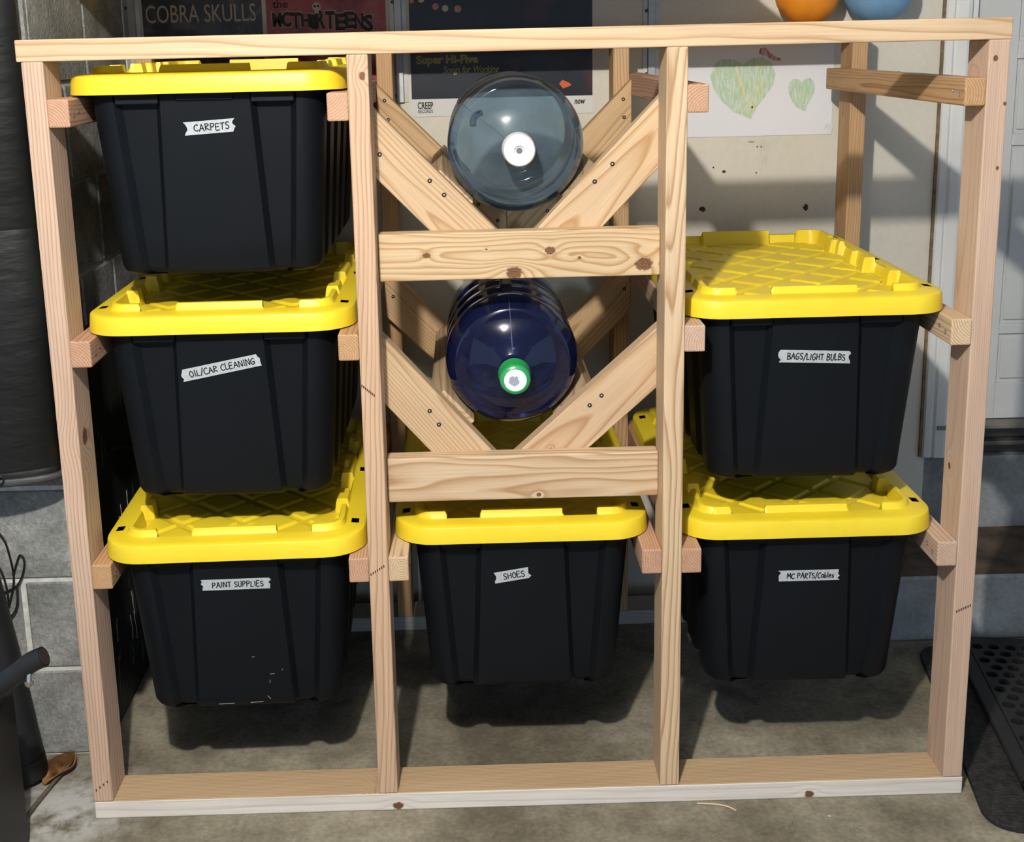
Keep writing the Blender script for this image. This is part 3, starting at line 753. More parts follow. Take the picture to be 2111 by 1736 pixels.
def jug(cx, czj, y0, label, mat, capmat, cap, ribs):
    j = empty('water_jug', (cx, y0 + 0.24, czj - JR), label, 'water jug', 'five gallon jugs on the V cradles')
    b = link('body', lathe_mesh(jug_body(ribs), 64, 'y', 40, caps=False), mat, j, (0, -0.24, JR))
    c = link('cap', lathe_mesh(cap, 40, 'y', 30), capmat, j, (0, -0.24, JR))
    return j, b, c
cap_white = [(0.004, 0.0), (0.004, 0.007), (0.0, 0.010), (0.0, 0.024), (0.002, 0.0275), (0.006, 0.0295), (0.030, 0.0300), (0.046, 0.0310), (0.046, 0.0275)]
cap_green = [(0.0015, 0.0), (0.0015, 0.0215), (0.0, 0.0225), (0.002, 0.0265), (0.007, 0.0290), (0.012, 0.0285), (0.018, 0.0295), (0.040, 0.0300), (0.046, 0.0310), (0.046, 0.0275)]
M_WCAP = plain('white_cap_plastic', (0.74, 0.75, 0.76), 0.4, var=0.03)
M_GCAP = plain('green_cap_plastic', (0.02, 0.30, 0.085), 0.35, var=0.06)
j1, b1, c1 = jug(J1[0], J1[1], 0.030, 'clear smoky blue water jug with white cap on upper cradle', M_JUG1, M_WCAP, cap_white, 3)
link('cap_hole', lathe_mesh([(0.0, 0.0), (0.0, 0.0055), (0.0008, 0.006), (0.0008, 0.0)], 20, 'y'), plain('cap_recess', (0.12, 0.13, 0.13), 0.5), c1, (0, 0.0036, 0))
def seam(parent, r0, ang, mat):
    pts = []
    for (y, r) in prof_body[4:]: pts.append((math.cos(ang) * (r + 0.0004), y, math.sin(ang) * (r + 0.0004)))
    return link('mould_seam', tube_mesh(pts, 0.0006, 5), mat, parent)
M_SEAM = plain('seam_dark', (0.05, 0.08, 0.11), 0.4)
seam(b1, 0, math.radians(142), M_SEAM)
# blow-moulded hand grip recess seen as a darker plug in the shoulder
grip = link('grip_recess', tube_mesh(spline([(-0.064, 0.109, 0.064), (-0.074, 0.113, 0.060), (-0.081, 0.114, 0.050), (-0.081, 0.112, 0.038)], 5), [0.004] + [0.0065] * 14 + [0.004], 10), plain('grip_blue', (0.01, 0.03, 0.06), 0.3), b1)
j2, b2, c2 = jug(J2[0], J2[1], 0.018, 'deep cobalt blue water jug with green cap on lower cradle', M_JUG2, M_GCAP, cap_green, 3)
st = link('cap_sticker', lathe_mesh([(0.0, 0.0), (0.0, 0.0213), (0.0005, 0.0213)], 40, 'y'), plain('white_sticker', (0.70, 0.74, 0.80), 0.5, var=0.03), c2, (0, 0.0008, 0))
tab = [(0.0195 * math.cos(math.radians(a)), 0.0195 * math.sin(math.radians(a))) for a in (35, 45, 55, 65)]
M_BLUEINK = plain('blue_print', (0.05, 0.06, 0.20), 0.5)
bm = bmesh.new()
for k in range(9):
    v = -0.010 + k * 0.0021; hl = 0.0105 - abs(k - 4) * 0.0010 - (0.004 if k > 6 else 0)
    box_bm(bm, (-0.001, v, 0), (2 * hl, 0.0010, 0.0003))
link('sticker_print', bm_mesh(bm), M_BLUEINK, c2, mw=Matrix.Translation((0, 0.0005, 0)) @ Matrix.Rotation(math.pi / 2, 4, 'X') @ Matrix.Rotation(math.radians(-38), 4, 'Z'))
seam(b2, 0, math.radians(92), M_SEAM); pass
bm = bmesh.new(); box_bm(bm, (0, 0, 0), (0.026, 0.075, 0.022), 0.006)
link('handle', bm_mesh(bm), plain('jug_handle_blue', (0.006, 0.008, 0.035), 0.3), b2, (-0.006, 0.265, 0.126))

# ------------------------------------------------------------------ wall hangings
def text_mesh(s, size, offset=0.0, shear=0.0, sx=1.0, extrude=0.0002):
    cu = bpy.data.curves.new('t', 'FONT'); cu.body = s; cu.size = size; cu.offset = offset; cu.shear = shear; cu.extrude = extrude
    cu.resolution_u = 3
    o = bpy.data.objects.new('t', cu); COL.objects.link(o)
    me = bpy.data.meshes.new_from_object(o.evaluated_get(bpy.context.evaluated_depsgraph_get()))
    bpy.data.objects.remove(o); bpy.data.curves.remove(cu)
    me.transform(Matrix.Diagonal((sx, 1, 1, 1))); return me
def fit_text(s, x0, x1, z0, z1, y, mat, parent, name, offset=0.0, shear=0.0, depth=0.0):
    me = text_mesh(s, 0.05, offset, shear)
    co = np.array([v.co[:] for v in me.vertices]); mn, mx = co.min(0), co.max(0)
    me.transform(Matrix.Translation((-mn[0], -mn[1], 0))); sxx = (x1 - x0) / (mx[0] - mn[0]); syy = (z1 - z0) / (mx[1] - mn[1])
    me.transform(Matrix.Diagonal((sxx, syy, 1, 1)))
    pl = parent.matrix_world.translation if parent else Vector()
    o = link(name, me, mat, parent); o.rotation_euler = (math.pi / 2, 0, 0)
    o.location = Vector((x0, y, z0)) - Vector(parent.location); return o
def sheet(name, x0, x1, z0, z1, y, mat, label, cat, group=None, t=0.001):
    o = link(name, box_mesh((x1 - x0, t, z1 - z0), 0, ((x1 - x0) / 2, 0, (z1 - z0) / 2)), mat, None, (x0, y, z0))
    return tag(o, label, cat, group)
PY = W - 0.0012
def poster_mat(name, a, b, c, scale, extra=None):
    t = NT(name); p = t.coord(); n = t.noise(t.mapping(p, (1, 1, 1), (4, 0, 2)), scale, 5, 0.6, 0.8); col = t.ramp(n, [(0.3, a), (0.5, b), (0.72, c)])
    t.color(col); t.set(0.3, 0, 0.45); return t.m
M_CREAMINK = plain('poster_cream_ink', (0.44, 0.40, 0.31), 0.5, var=0.08)
p1 = sheet('poster', -0.018, 0.277, 1.27, 1.64, PY, poster_mat('poster_grey_print', (0.006, 0.006, 0.007), (0.03, 0.03, 0.032), (0.13, 0.13, 0.13), 14), 'black and grey band poster lettered COBRA SKULLS', 'poster', 'band posters on the back wall')
fit_text('COBRA SKULLS', -0.010, 0.262, 1.563, 1.606, PY - 0.0008, M_CREAMINK, p1, 'lettering', 0.0)
p2 = sheet('poster', 0.288, 0.583, 1.27, 1.64, PY, poster_mat('poster_red_print', (0.10, 0.012, 0.014), (0.32, 0.035, 0.03), (0.42, 0.12, 0.09), 9), 'red band poster with jagged black lettering and small skull', 'poster', 'band posters on the back wall')
M_POSTBLACK = plain('poster_black_ink', (0.008, 0.008, 0.009), 0.5)
def jag(word, x0, x1, zb, parent):
    rnd = random.Random(3); n = len(word); w = (x1 - x0) / (n - 0.45); xc_ = x0 - w
    for k, ch in enumerate(word):
        xc_ += w if k == 0 or word[k - 1] != 'I' else w * 0.55
        ww = w * 0.55 if ch == 'I' else w
        h = 0.038 + rnd.uniform(-0.006, 0.008); dz = rnd.uniform(-0.005, 0.003) - (0.0035 * k * 0.35)
        fit_text(ch, xc_ - 0.002, xc_ + ww + 0.0015, zb + dz - 0.002, zb + dz + h + 0.002, PY - 0.0008, M_CREAMINK, parent, 'letter_outline', 0.0022)
        o = fit_text(ch, xc_, xc_ + ww - 0.0005, zb + dz, zb + dz + h, PY - 0.0013, M_POSTBLACK, parent, 'letter', 0.0018)
jag('MCTHIRTEENS', 0.302, 0.552, 1.548, p2)
fit_text('the', 0.304, 0.342, 1.593, 1.612, PY - 0.0008, M_POSTBLACK, p2, 'lettering', 0.001)
sk = link('skull_print', lathe_mesh([(0, 0.0), (0, 0.011), (0.0005, 0.011)], 24, 'y'), M_CREAMINK, p2, (0.413 - 0.288, -0.0016, 1.594 - 1.27))
for dx in (-0.004, 0.004): link('skull_eye', lathe_mesh([(0, 0.0), (0, 0.0028), (0.0004, 0.0028)], 12, 'y'), M_POSTBLACK, sk, (dx, -0.0006, 0.001))
link('skull_jaw', box_mesh((0.010, 0.0005, 0.008), 0), M_CREAMINK, sk, (0, 0.0003, -0.012))
def p3mat():
    t = NT('poster_dark_print'); p = t.coord(); n = t.noise(p, 7, 3, 0.5); m = t.noise(t.mapping(p, (1, 1, 1), (0.5, 2, 9)), 9, 2, 0.4)
    col = t.ramp(n, [(0.3, (0.006, 0.007, 0.010)), (0.6, (0.012, 0.016, 0.024)), (0.8, (0.03, 0.045, 0.07))])
    col = t.mix(t.ramp(m, [(0.56, (0, 0, 0)), (0.72, (0.8, 0.8, 0.8))]), col, (0.09, 0.03, 0.03))
    t.color(col); t.set(0.3, 0, 0.45); return t.m
M_PAPER = plain('white_paper', (0.60, 0.60, 0.58), 0.6, var=0.03, scale=4)
p3 = sheet('poster', 0.640, 1.097, 1.318, 1.645, PY, M_PAPER, 'dark concert poster with white bottom border behind upper jug', 'poster', 'band posters on the back wall')
link('print', box_mesh((0.455, 0.0004, 0.283), 0, (0.2285, 0, 0.1415)), p3mat(), p3, (0, -0.0007, 0.044))
M_OLIVE = plain('poster_olive_ink', (0.34, 0.32, 0.09), 0.5)
fit_text('Super Hi-Five', 0.655, 0.810, 1.442, 1.470, PY - 0.0014, M_OLIVE, p3, 'lettering', 0.0024)
fit_text('Songs for Working', 0.722, 0.862, 1.420, 1.442, PY - 0.0014, M_OLIVE, p3, 'lettering', 0.0008, 0.25)
fit_text('CREEP', 0.655, 0.694, 1.337, 1.355, PY - 0.0011, M_POSTBLACK, p3, 'lettering', 0.0014)
fit_text('RECORDS', 0.656, 0.693, 1.327, 1.336, PY - 0.0011, M_POSTBLACK, p3, 'lettering', 0.0006)
fit_text('now', 1.050, 1.078, 1.341, 1.352, PY - 0.0011, M_POSTBLACK, p3, 'lettering', 0.0014, 0.25)
M_DOTS = [plain('print_pink', (0.50, 0.25, 0.20), 0.5), plain('print_white', (0.55, 0.50, 0.40), 0.5), plain('print_orange', (0.55, 0.10, 0.02), 0.5)]
for k, (x, z, r) in enumerate([(0.648, 1.603, 0.006), (0.672, 1.606, 0.008), (0.707, 1.588, 0.008), (0.731, 1.583, 0.008), (0.762, 1.581, 0.009)]):
    link('light_spot', lathe_mesh([(0, 0.0), (0, r), (0.0004, r)], 16, 'y'), M_DOTS[k % 2], p3, (x - 0.640, -0.0013, z - 1.318))
def flat_poly(pts, mat, parent, name, off):
    bm = bmesh.new(); f = bm.faces.new([bm.verts.new((p[0], 0, p[1])) for p in pts])
    r = bmesh.ops.extrude_face_region(bm, geom=[f])
    for v in [g for g in r['geom'] if isinstance(g, bmesh.types.BMVert)]: v.co.y -= 0.0003
    o = link(name, bm_mesh(bm), mat, parent); o.location = Vector((0, off, 0)) - Vector((parent.location[0], 0, parent.location[2])); return o
flat_poly([(1.012, 1.392), (1.022, 1.380), (1.043, 1.388), (1.038, 1.394), (1.02, 1.402)], M_DOTS[2], p3, 'print_shape', -0.0012)

# child's drawing
dr = sheet('drawing', 1.272, 1.703, 1.250, 1.527, PY, plain('drawing_paper', (0.72, 0.72, 0.76), 0.7, var=0.02, scale=3), "child's crayon drawing of two green hearts on white paper", 'drawing')
def crayon(name, c1, c2):
    t = NT(name); p = t.coord(); n = t.noise(t.mapping(p, (60, 1, 14)), 3.0, 4, 0.7, 0.6); m = t.noise(p, 30, 2)
    col = t.mix(t.ramp(m, [(0.45, (0, 0, 0)), (0.7, (0.8, 0.8, 0.8))]), (*c1,), (*c2,))
    col = t.mix(t.ramp(n, [(0.35, (0.75, 0.75, 0.75)), (0.62, (0, 0, 0))]), col, (0.70, 0.71, 0.73))
    t.color(col); t.set(0.7, 0, 0.2); return t.m
M_GREEN = crayon('green_crayon', (0.38, 0.56, 0.36), (0.46, 0.56, 0.26)); M_REDC = crayon('red_crayon', (0.35, 0.03, 0.07), (0.40, 0.08, 0.12))
def heart(x0, x1, z0, z1, tipx):
    pts = [((x0 + x1) / 2, z1 - 0.12 * (z1 - z0))]
    w = x1 - x0; h = z1 - z0
    P = [(0.5, 0.88), (0.62, 0.98), (0.80, 1.0), (0.94, 0.9), (1.0, 0.72), (0.97, 0.55), (0.85, 0.36), (0.72, 0.18), ((tipx - x0) / w, 0.0), (0.36, 0.12), (0.18, 0.30), (0.05, 0.50), (0.0, 0.70), (0.04, 0.88), (0.16, 0.98), (0.34, 0.98)]
    return [(x0 + a * w, z0 + b * h) for a, b in P]
h1 = flat_poly(heart(1.393, 1.557, 1.293, 1.447, 1.498), M_GREEN, dr, 'green_heart', -0.0006)
flat_poly(heart(1.590, 1.658, 1.308, 1.392, 1.636), M_GREEN, dr, 'green_heart', -0.0006)
flat_poly([(1.513, 1.455), (1.517, 1.468), (1.530, 1.470), (1.540, 1.458), (1.556, 1.447), (1.570, 1.442), (1.569, 1.436), (1.548, 1.438), (1.532, 1.448)], M_REDC, dr, 'red_bow', -0.0006)
M_YC = crayon('yellow_crayon', (0.62, 0.56, 0.10), (0.62, 0.60, 0.2))
for a, b in (((1.458, 1.425), (1.475, 1.365)), ((1.475, 1.365), (1.500, 1.320)), ((1.500, 1.320), (1.525, 1.385)), ((1.508, 1.428), (1.512, 1.415))):
    d = Vector((b[0] - a[0], b[1] - a[1])).normalized() * 0.003
    flat_poly([(a[0] - d[1], a[1] + d[0]), (b[0] - d[1], b[1] + d[0]), (b[0] + d[1], b[1] - d[0]), (a[0] + d[1], a[1] - d[0])], M_YC, dr, 'crayon_stroke', -0.0010)
bm = bmesh.new(); box_bm(bm, (0, 0, 0), (0.020, 0.0006, 0.024))
link('tape', bm_mesh(bm), plain('clear_tape', (0.66, 0.67, 0.68), 0.3), dr, (0.423, -0.0012, 0.014), (0, 0.3, 0))

# wall standards (steel channels) carrying a shelf above the frame
def standard(x, z0, label):
    s = empty('shelf_standard', (x, W, z0), label, 'shelf standard', 'steel shelf standards on the back wall')
    bm = bmesh.new()
    prof = [(-0.020, 0), (-0.020, -0.003), (-0.010, -0.004), (-0.008, -0.012), (0.008, -0.012), (0.010, -0.004), (0.020, -0.003), (0.020, 0)]
    z1 = 1.66 - z0
    lo = [bm.verts.new((p[0], p[1], 0)) for p in prof]; hi = [bm.verts.new((p[0], p[1], z1)) for p in prof]
    bm.faces.new(lo); bm.faces.new(hi)
    for i in range(len(prof)): bm.faces.new((lo[i], lo[(i + 1) % len(prof)], hi[(i + 1) % len(prof)], hi[i]))
    link('channel', bm_mesh(bm), M_ALU, s)
    for z in (0.016, 0.17, 0.245):
        if z < z1 - 0.01: link('screw', dark_screw, None, s, (-0.012, -0.0042, z), (math.pi / 2, 0, 0))
    bm = bmesh.new(); box_bm(bm, (0, -0.20, z1 - 0.012), (0.012, 0.40, 0.022)); link('bracket', bm_mesh(bm), M_ALU, s)
    return s
standard(-0.044, 1.356, 'steel shelf standard left of the COBRA SKULLS poster')
standard(0.613, 1.356, 'steel shelf standard between red poster and dark concert poster')
standard(1.243, 1.396, 'steel shelf standard between concert poster and heart drawing')
sh = link('wall_shelf', box_mesh((1.44, 0.50, 0.02), 0.002), plain('shelf_board', (0.45, 0.35, 0.24), 0.6), None, (0.672, W - 0.2505, 1.6705))
tag(sh, 'plain wooden wall shelf above the band posters', 'shelf')

# ------------------------------------------------------------------ balls on the rear plate
def ball(name, x, y, r, c1, c2, label):
    t = NT(name + '_skin'); p = t.coord(); v = t.new('ShaderNodeTexVoronoi'); t.l.new(p, v.inputs['Vector']); v.inputs['Scale'].default_value = 330
    n = t.noise(p, 20, 3); t.color(t.ramp(n, [(0.3, c1), (0.7, c2)])); t.set(0.5, 0, 0.4); t.bump(v.outputs['Distance'], 0.25, 0.001)
    e = empty(name, (x, y, ZT + 0.038), label, 'ball', 'toy balls behind the rack top')
    prof = [(r - r * math.cos(math.pi * k / 24), r * math.sin(math.pi * k / 24)) for k in range(25)]
    prof[0] = (0, 0); prof[-1] = (2 * r, 0)
    link('shell', lathe_mesh(prof, 48, 'z', 60), t.m, e)
    link('valve', lathe_mesh([(0, 0.0), (0, 0.004), (0.001, 0.004), (0.001, 0)], 10), M_POSTBLACK, e, (0, 0, 2 * r - 0.0005))
    return e
ball('orange_ball', 1.610, W - 0.078 - 0.001, 0.078, (0.62, 0.20, 0.012), (0.72, 0.26, 0.02), 'orange rubber ball beside the blue ball on rear plate')
ball('blue_ball', 1.779, W - 0.085 - 0.001, 0.085, (0.13, 0.27, 0.44), (0.17, 0.33, 0.52), 'light blue rubber ball beside the orange ball on rear plate')

# ------------------------------------------------------------------ heavy bag at the left
def heavy_bag():
    e = empty('hanging_bag', (-0.262, 0.160, 0.665), 'long black bag hanging flat against the block wall', 'bag')
    t = NT('black_vinyl'); p = t.coord(); n = t.noise(p, 7, 5, 0.6); w = t.noise(t.mapping(p, (1, 1, 3)), 9, 3)
    t.color(t.ramp(n, [(0.3, (0.004, 0.0046, 0.005)), (0.7, (0.008, 0.0095, 0.0098))])); t.set(0.5, 0, 0.35); t.bump(w, 0.35, 0.012)
    r = 0.205; F = Matrix.Diagonal((1, 0.30, 1, 1))
    def squash(me): me.transform(F); return me
    prof = [(0.03, 0.0), (0.020, 0.10), (0.010, 0.170), (0.003, 0.192), (0.0, r - 0.004), (0.006, r), (0.022, r), (0.026, r - 0.003), (0.03, r - 0.001), (0.50, r + 0.003), (0.506, r + 0.0005), (0.512, r + 0.003), (1.06, r - 0.001), (1.075, r - 0.02), (1.08, 0)]
    link('shell', squash(lathe_mesh(prof, 64, 'z', 40)), t.m, e)
    g = plain('bag_base_grey', (0.05, 0.053, 0.056), 0.5, var=0.3, scale=30)
    link('base_welt', squash(tube_mesh([(math.cos(a) * (r + 0.001), math.sin(a) * (r + 0.001), 0.006) for a in [2 * math.pi * k / 64 for k in range(65)]], 0.008, 8)), g, e)
    ring = [(0.012 * math.cos(a) + 0.10, 0, 0.016 + 0.010 * math.sin(a)) for a in [2 * math.pi * k / 16 for k in range(17)]]
    link('ring', tube_mesh([(q[0], -0.30 * math.sqrt(max(0, (r + 0.02) ** 2 - q[0] ** 2)) - 0.001, q[2]) for q in ring], 0.0018, 6), plain('ring_steel', (0.02, 0.02, 0.02), 0.4, 0.6), e)
    for x in (-0.12, 0.12): link('strap', tube_mesh([(x, 0, 1.07), (0, 0.02, 1.30)], 0.006, 6), t.m, e)
    link('wall_hook', tube_mesh([(0, 0.01, 1.31), (0, 0.0675, 1.31)], 0.01, 10), M_BLACK_SCREW, e)
heavy_bag()

# ------------------------------------------------------------------ dark things by the left wall
def black_panel():
    t = NT('black_board'); p = t.coord(); n = t.noise(p, 5, 5, 0.6)
    s = t.noise(t.mapping(p, (1, 14, 2.0)), 3.2, 5, 0.75, 0.5)
    col = t.ramp(n, [(0.3, (0.008, 0.009, 0.010)), (0.7, (0.016, 0.018, 0.019))])
    col = t.mix(t.ramp(s, [(0.61, (0, 0, 0)), (0.66, (0.8, 0.8, 0.8))]), col, (0.22, 0.23, 0.22))
    t.color(col); t.set(0.6, 0, 0.3)
    e = empty('black_board', (-0.062, 0.45, 0.0), 'scuffed black board leaning on block wall behind left post', 'board')
    link('sheet', box_mesh((0.012, 0.42, 0.92), 0.002, (0, 0, 0.46)), t.m, e, (0.010, 0.0, 0.0006))
    link('edge_strip', box_mesh((0.006, 0.012, 0.90), 0.001, (0, 0, 0.46)), M_BLACK_SCREW, e, (0.0185, -0.19, 0.0))
    mk = plain('pale_scratch', (0.30, 0.31, 0.30), 0.8, var=0.4, scale=90)
    rnd = random.Random(5)
    for k in range(9):
        pts_ = [(0.0163, rnd.uniform(-0.16, 0.10), rnd.uniform(0.08, 0.42))]
        for q in range(4): pts_.append((0.0163, pts_[-1][1] + rnd.uniform(-0.006, 0.006), pts_[-1][2] + rnd.uniform(0.008, 0.03)))
        link('scratch', tube_mesh(pts_, 0.0012, 5), mk, e)
    return e
black_panel()
cord = link('cord', tube_mesh(spline([(-0.036, 0.30, 0.62), (-0.035, 0.33, 0.655), (-0.036, 0.37, 0.655), (-0.036, 0.385, 0.63), (-0.036, 0.44, 0.625), (-0.036, 0.52, 0.60), (-0.036, 0.60, 0.57)], 8), 0.003, 6), plain('dark_cord', (0.012, 0.012, 0.013), 0.5), None)
tag(cord, 'thin black cord looped over the scuffed black board', 'cord')

def leaning_pole():
    e = empty('black_tube', (-0.188, 0.140, 0.0), 'thick black tube leaning against block wall at lower left', 'tube')
    m = plain('black_rubber_tube', (0.010, 0.0105, 0.012), 0.55, var=0.2)
    base = Vector((0.0, 0.0, 0.02)); top = Vector((-0.075, 0.035, 0.54))
    link('shaft', tube_mesh([base, base.lerp(top, 0.5), top], [0.045, 0.044, 0.036], 24), m, e)
    link('end_cap', tube_mesh([base - (top - base).normalized() * 0.012, base + (top - base).normalized() * 0.03], 0.0465, 24), m, e)
leaning_pole()
def cart():
    e = empty('hand_cart', (-0.178, -0.17, 0.0), 'black metal cart with round tube handle at lower left edge', 'cart')
    m = plain('black_powder_coat', (0.011, 0.012, 0.013), 0.45, var=0.2)
    link('box', box_mesh((0.20, 0.16, 0.325), 0.006, (0, 0.0, 0.1625)), m, e, (-0.030, 0.03, 0.0))
    path = spline([(-0.06, 0.0, 0.345), (0.05, 0.0, 0.375), (0.11, 0.0, 0.405), (0.150, 0.0, 0.435), (0.176, 0.0, 0.447)], 6)
    h = link('handle', tube_mesh(path, 0.0185, 20), m, e)
    bore = link('bore', lathe_mesh([(0.0, 0.0), (0.0, 0.0155), (0.0012, 0.0155), (0.0012, 0)], 20), plain('tube_inside', (0.02, 0.012, 0.01), 0.8), h)
    dirv = (path[-1] - path[-2]).normalized(); x = dirv.orthogonal().normalized(); y = dirv.cross(x)
    mm = Matrix((x, y, dirv)).transposed().to_4x4(); mm.translation = path[-1]; bore.matrix_local = mm
    link('bolt', lathe_mesh([(-0.012, 0.003), (0.0, 0.003), (0.0, 0.006), (0.004, 0.0055), (0.007, 0.003), (0.0075, 0)], 16), plain('chrome_bolt', (0.6, 0.6, 0.6), 0.25, 1.0), h, (0.150, -0.014, 0.408), (math.radians(160), 0, 0)).scale = (1.5, 1.5, 1.5)
    link('bracket', box_mesh((0.03, 0.05, 0.05), 0.003), m, e, (-0.04, 0.0, 0.345))
    link('pink_patch', box_mesh((0.06, 0.004, 0.05), 0.001), plain('pink_cloth', (0.30, 0.10, 0.13), 0.8), e, (-0.02, -0.012, 0.40))
cart()
# dry leaf with stalk
def leaf():
    e = empty('dry_leaf', (-0.112, 0.150, 0.0), 'curled orange-brown dry leaf on floor by the block wall', 'leaf')
    m = plain('dry_leaf_brown', (0.34, 0.16, 0.05), 0.8, var=0.4, scale=60)
    bm = bmesh.new(); rows = []
    for i in range(9):
        t = i / 8; w = 0.026 * math.sin(math.pi * min(1, t * 0.92 + 0.08)) ** 0.7
        rows.append([bm.verts.new((-0.005 + s * w * (1 + 0.12 * math.sin(9 * t + s)), -0.045 + t * 0.085, 0.004 + 0.022 * abs(s) ** 1.5 * (0.5 + t) + 0.006 * math.sin(5 * t + s))) for s in (-1, -0.5, 0, 0.5, 1)])
    for A, B in zip(rows, rows[1:]):
        for i in range(4): bm.faces.new((A[i], A[i + 1], B[i + 1], B[i]))
    me = bm_mesh(bm); smooth_angle(me, 60); o = link('blade', me, m, e, rot=(0, 0, -0.5))
    so = o.modifiers.new('s', 'SOLIDIFY'); so.thickness = 0.0008
    return e
leaf()
stick = link('twig', tube_mesh([(-0.142, -0.030, 0.006), (-0.135, 0.04, 0.006), (-0.122, 0.11, 0.008), (-0.098, 0.178, 0.020)], [0.0055, 0.005, 0.004, 0.003], 8), plain('twig_bark', (0.11, 0.085, 0.06), 0.8, var=0.3, scale=70), None)
tag(stick, 'thin grey-brown twig lying on floor beside the dry leaf', 'twig')
wires = empty('wire_tangle', (-0.205, 0.2212, 0.205), 'tangle of thin black wires hanging at block wall', 'wire')
M_WIRE = plain('black_wire', (0.008, 0.008, 0.009), 0.5)
for P in ([(-0.05, -0.0045, 0.36), (-0.012, 0, 0.31), (0.0, 0, 0.27), (0.004, 0, 0.21), (-0.012, 0, 0.15)],
          [(0.004, 0, 0.22), (0.022, 0, 0.265), (0.030, 0, 0.245), (0.012, 0, 0.20), (-0.03, 0, 0.18), (-0.08, 0, 0.185)],
          [(-0.05, 0, 0.28), (-0.02, 0, 0.23), (-0.012, 0, 0.17), (-0.02, 0, 0.12), (-0.03, 0, 0.06)],
          [(0.012, -0.006, 0.20), (0.006, -0.006, 0.15), (-0.02, -0.006, 0.11), (-0.04, -0.006, 0.03), (-0.05, -0.006, -0.04)]):
    link('wire', tube_mesh(spline(P, 8), 0.0022, 6), M_WIRE, wires)

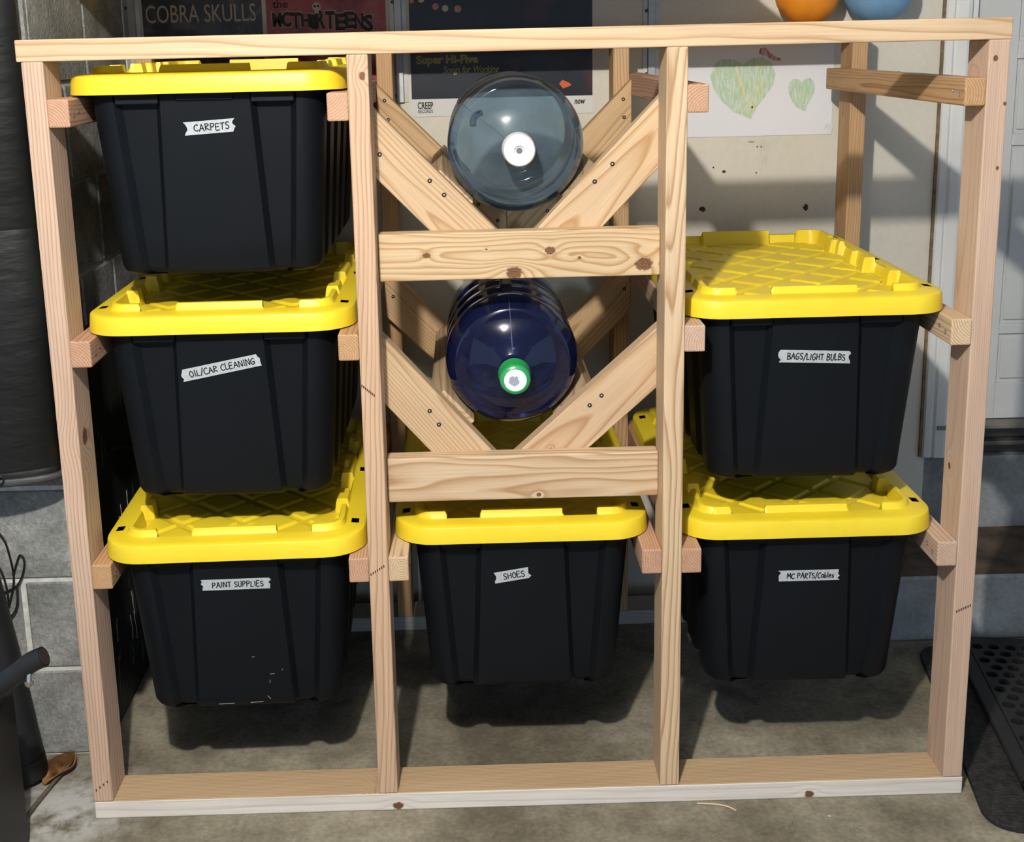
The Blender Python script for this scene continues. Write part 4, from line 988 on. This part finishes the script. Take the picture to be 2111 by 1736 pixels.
# ------------------------------------------------------------------ floor mats at the right
def mats():
    m = NT('rubber_crumb'); p = m.coord(); n = m.noise(p, 60, 4, 0.7); w = m.noise(m.mapping(p, (40, 90, 1)), 2, 3)
    m.color(m.ramp(n, [(0.35, (0.010, 0.010, 0.010)), (0.7, (0.042, 0.041, 0.039))])); m.set(0.8, 0, 0.25); m.bump(m.math('ADD', w, n), 0.9, 0.006)
    a = empty('rubber_mat', (1.738, 0.0, 0.0), 'flat coarse black rubber mat underneath the perforated mat', 'mat')
    pts = []
    w_, l_, r_ = 0.75, 0.71, 0.055
    for (cx, cy, a0) in ((w_ - r_, r_, -90), (w_ - r_, l_ - r_, 0), (r_, l_ - r_, 90), (r_, r_, 180)):
        for k in range(7):
            an = math.radians(a0 + 15 * k); pts.append((cx + r_ * math.cos(an), cy + r_ * math.sin(an)))
    o = link('base_sheet', prism_mesh(pts, 0.012, 0.002), m.m, a); o.matrix_local = Matrix.Rotation(math.radians(-10), 4, 'Z') @ Matrix.Translation((0.02, -0.115, 0.0062))
    b = empty('perforated_mat', (1.848, -0.03, 0.0125), 'black rubber mat with rows of round holes beside right post', 'mat')
    b.rotation_euler = (0, 0, math.radians(-9))
    bm = bmesh.new(); P = 0.038; R = 0.0135; NS = 12; bw = 0.035; th = 0.012; nx, ny = 15, 17
    def cell(cx, cy, hx, hy):
        io, ii, il = [], [], []
        for k in range(NS):
            an = 2 * math.pi * (k + 0.5) / NS; c, s = math.cos(an), math.sin(an); q = 1 / max(abs(c), abs(s))
            io.append(bm.verts.new((cx + c * q * hx, cy + s * q * hy, th))); ii.append(bm.verts.new((cx + c * R, cy + s * R, th))); il.append(bm.verts.new((cx + c * R, cy + s * R, 0.001)))
        # square corners
        cor = [bm.verts.new((cx + sx * hx, cy + sy * hy, th)) for sx, sy in ((1, 1), (-1, 1), (-1, -1), (1, -1))]
        for k in range(NS):
            j = (k + 1) % NS
            bm.faces.new((io[k], io[j], ii[j], ii[k])); bm.faces.new((ii[k], ii[j], il[j], il[k]))
        for q, k in zip(cor, (1, 4, 7, 10)):
            bm.faces.new((io[k], q, io[(k + 1) % NS]))
    for j in range(ny):
        offx = (P / 2 if j % 2 else 0)
        for i in range(nx): cell(bw + P / 2 + offx + i * P, bw + P * 0.44 + j * P * 0.88, P / 2, P * 0.44)
    for j in range(1, ny, 2): box_bm(bm, (bw + P / 4, bw + P * 0.44 + j * P * 0.88, th / 2), (P / 2, P * 0.88, th))
    me = bpy.data.meshes.new('perf'); bm.to_mesh(me); bm.free()
    r2 = plain('black_rubber', (0.014, 0.014, 0.0145), 0.6, var=0.25, scale=40, bump=0.2)
    o = link('perforated_sheet', me, r2, b); o['kind'] = 'stuff'
    H = bw * 2 + ny * P * 0.88; Wd = bw * 2 + (nx + 0.5) * P
    bm = bmesh.new()
    for (c, s) in (((bw / 2 + P / 4, H / 2, th / 2), (bw + P / 2, H, th)), ((Wd / 2, bw / 2, th / 2), (Wd, bw, th)), ((Wd / 2, H - bw / 2, th / 2), (Wd, bw, th))):
        if c[0] < 0.2: c = (bw / 2, c[1], c[2]); s = (bw, s[1], s[2])
        box_bm(bm, c, s, 0.003, 1)
    link('border', bm_mesh(bm), r2, b)
mats()

# small chips, shaving
def chips():
    m = plain('pale_chip', (0.62, 0.58, 0.50), 0.7); mw_ = plain('wood_shaving', (0.60, 0.47, 0.32), 0.7)
    for k, (x, y, s, l) in enumerate([(1.376, -0.215, 0.006, 'largest pale chip on floor before the right bay'), (1.455, -0.185, 0.003, 'tiny pale chip on floor right of the largest chip'), (0.02, -0.17, 0.003, 'tiny pale chip on floor before left post'), (1.45, -0.06, 0.003, 'tiny pale chip on floor close to the bottom plate')]):
        bm = bmesh.new(); bmesh.ops.create_icosphere(bm, subdivisions=1, radius=s)
        for v in bm.verts: v.co = Vector((v.co.x * 1.3, v.co.y * 0.9, v.co.z * 0.5 + s * 0.45)) * random.uniform(0.85, 1.1)
        o = link('chip', bm_mesh(bm), m, None, (x, y, 0.0), (0, 0, k)); tag(o, l, 'chip', 'pale chips on the floor')
    o = link('wood_shaving', tube_mesh(spline([(1.20, -0.012, 0.004), (1.235, -0.015, 0.003), (1.258, -0.024, 0.0035), (1.272, -0.037, 0.003)], 5), 0.0014, 6), mw_, None)
    tag(o, 'thin curled wood shaving on floor along the bottom plate', 'wood shaving')
chips()
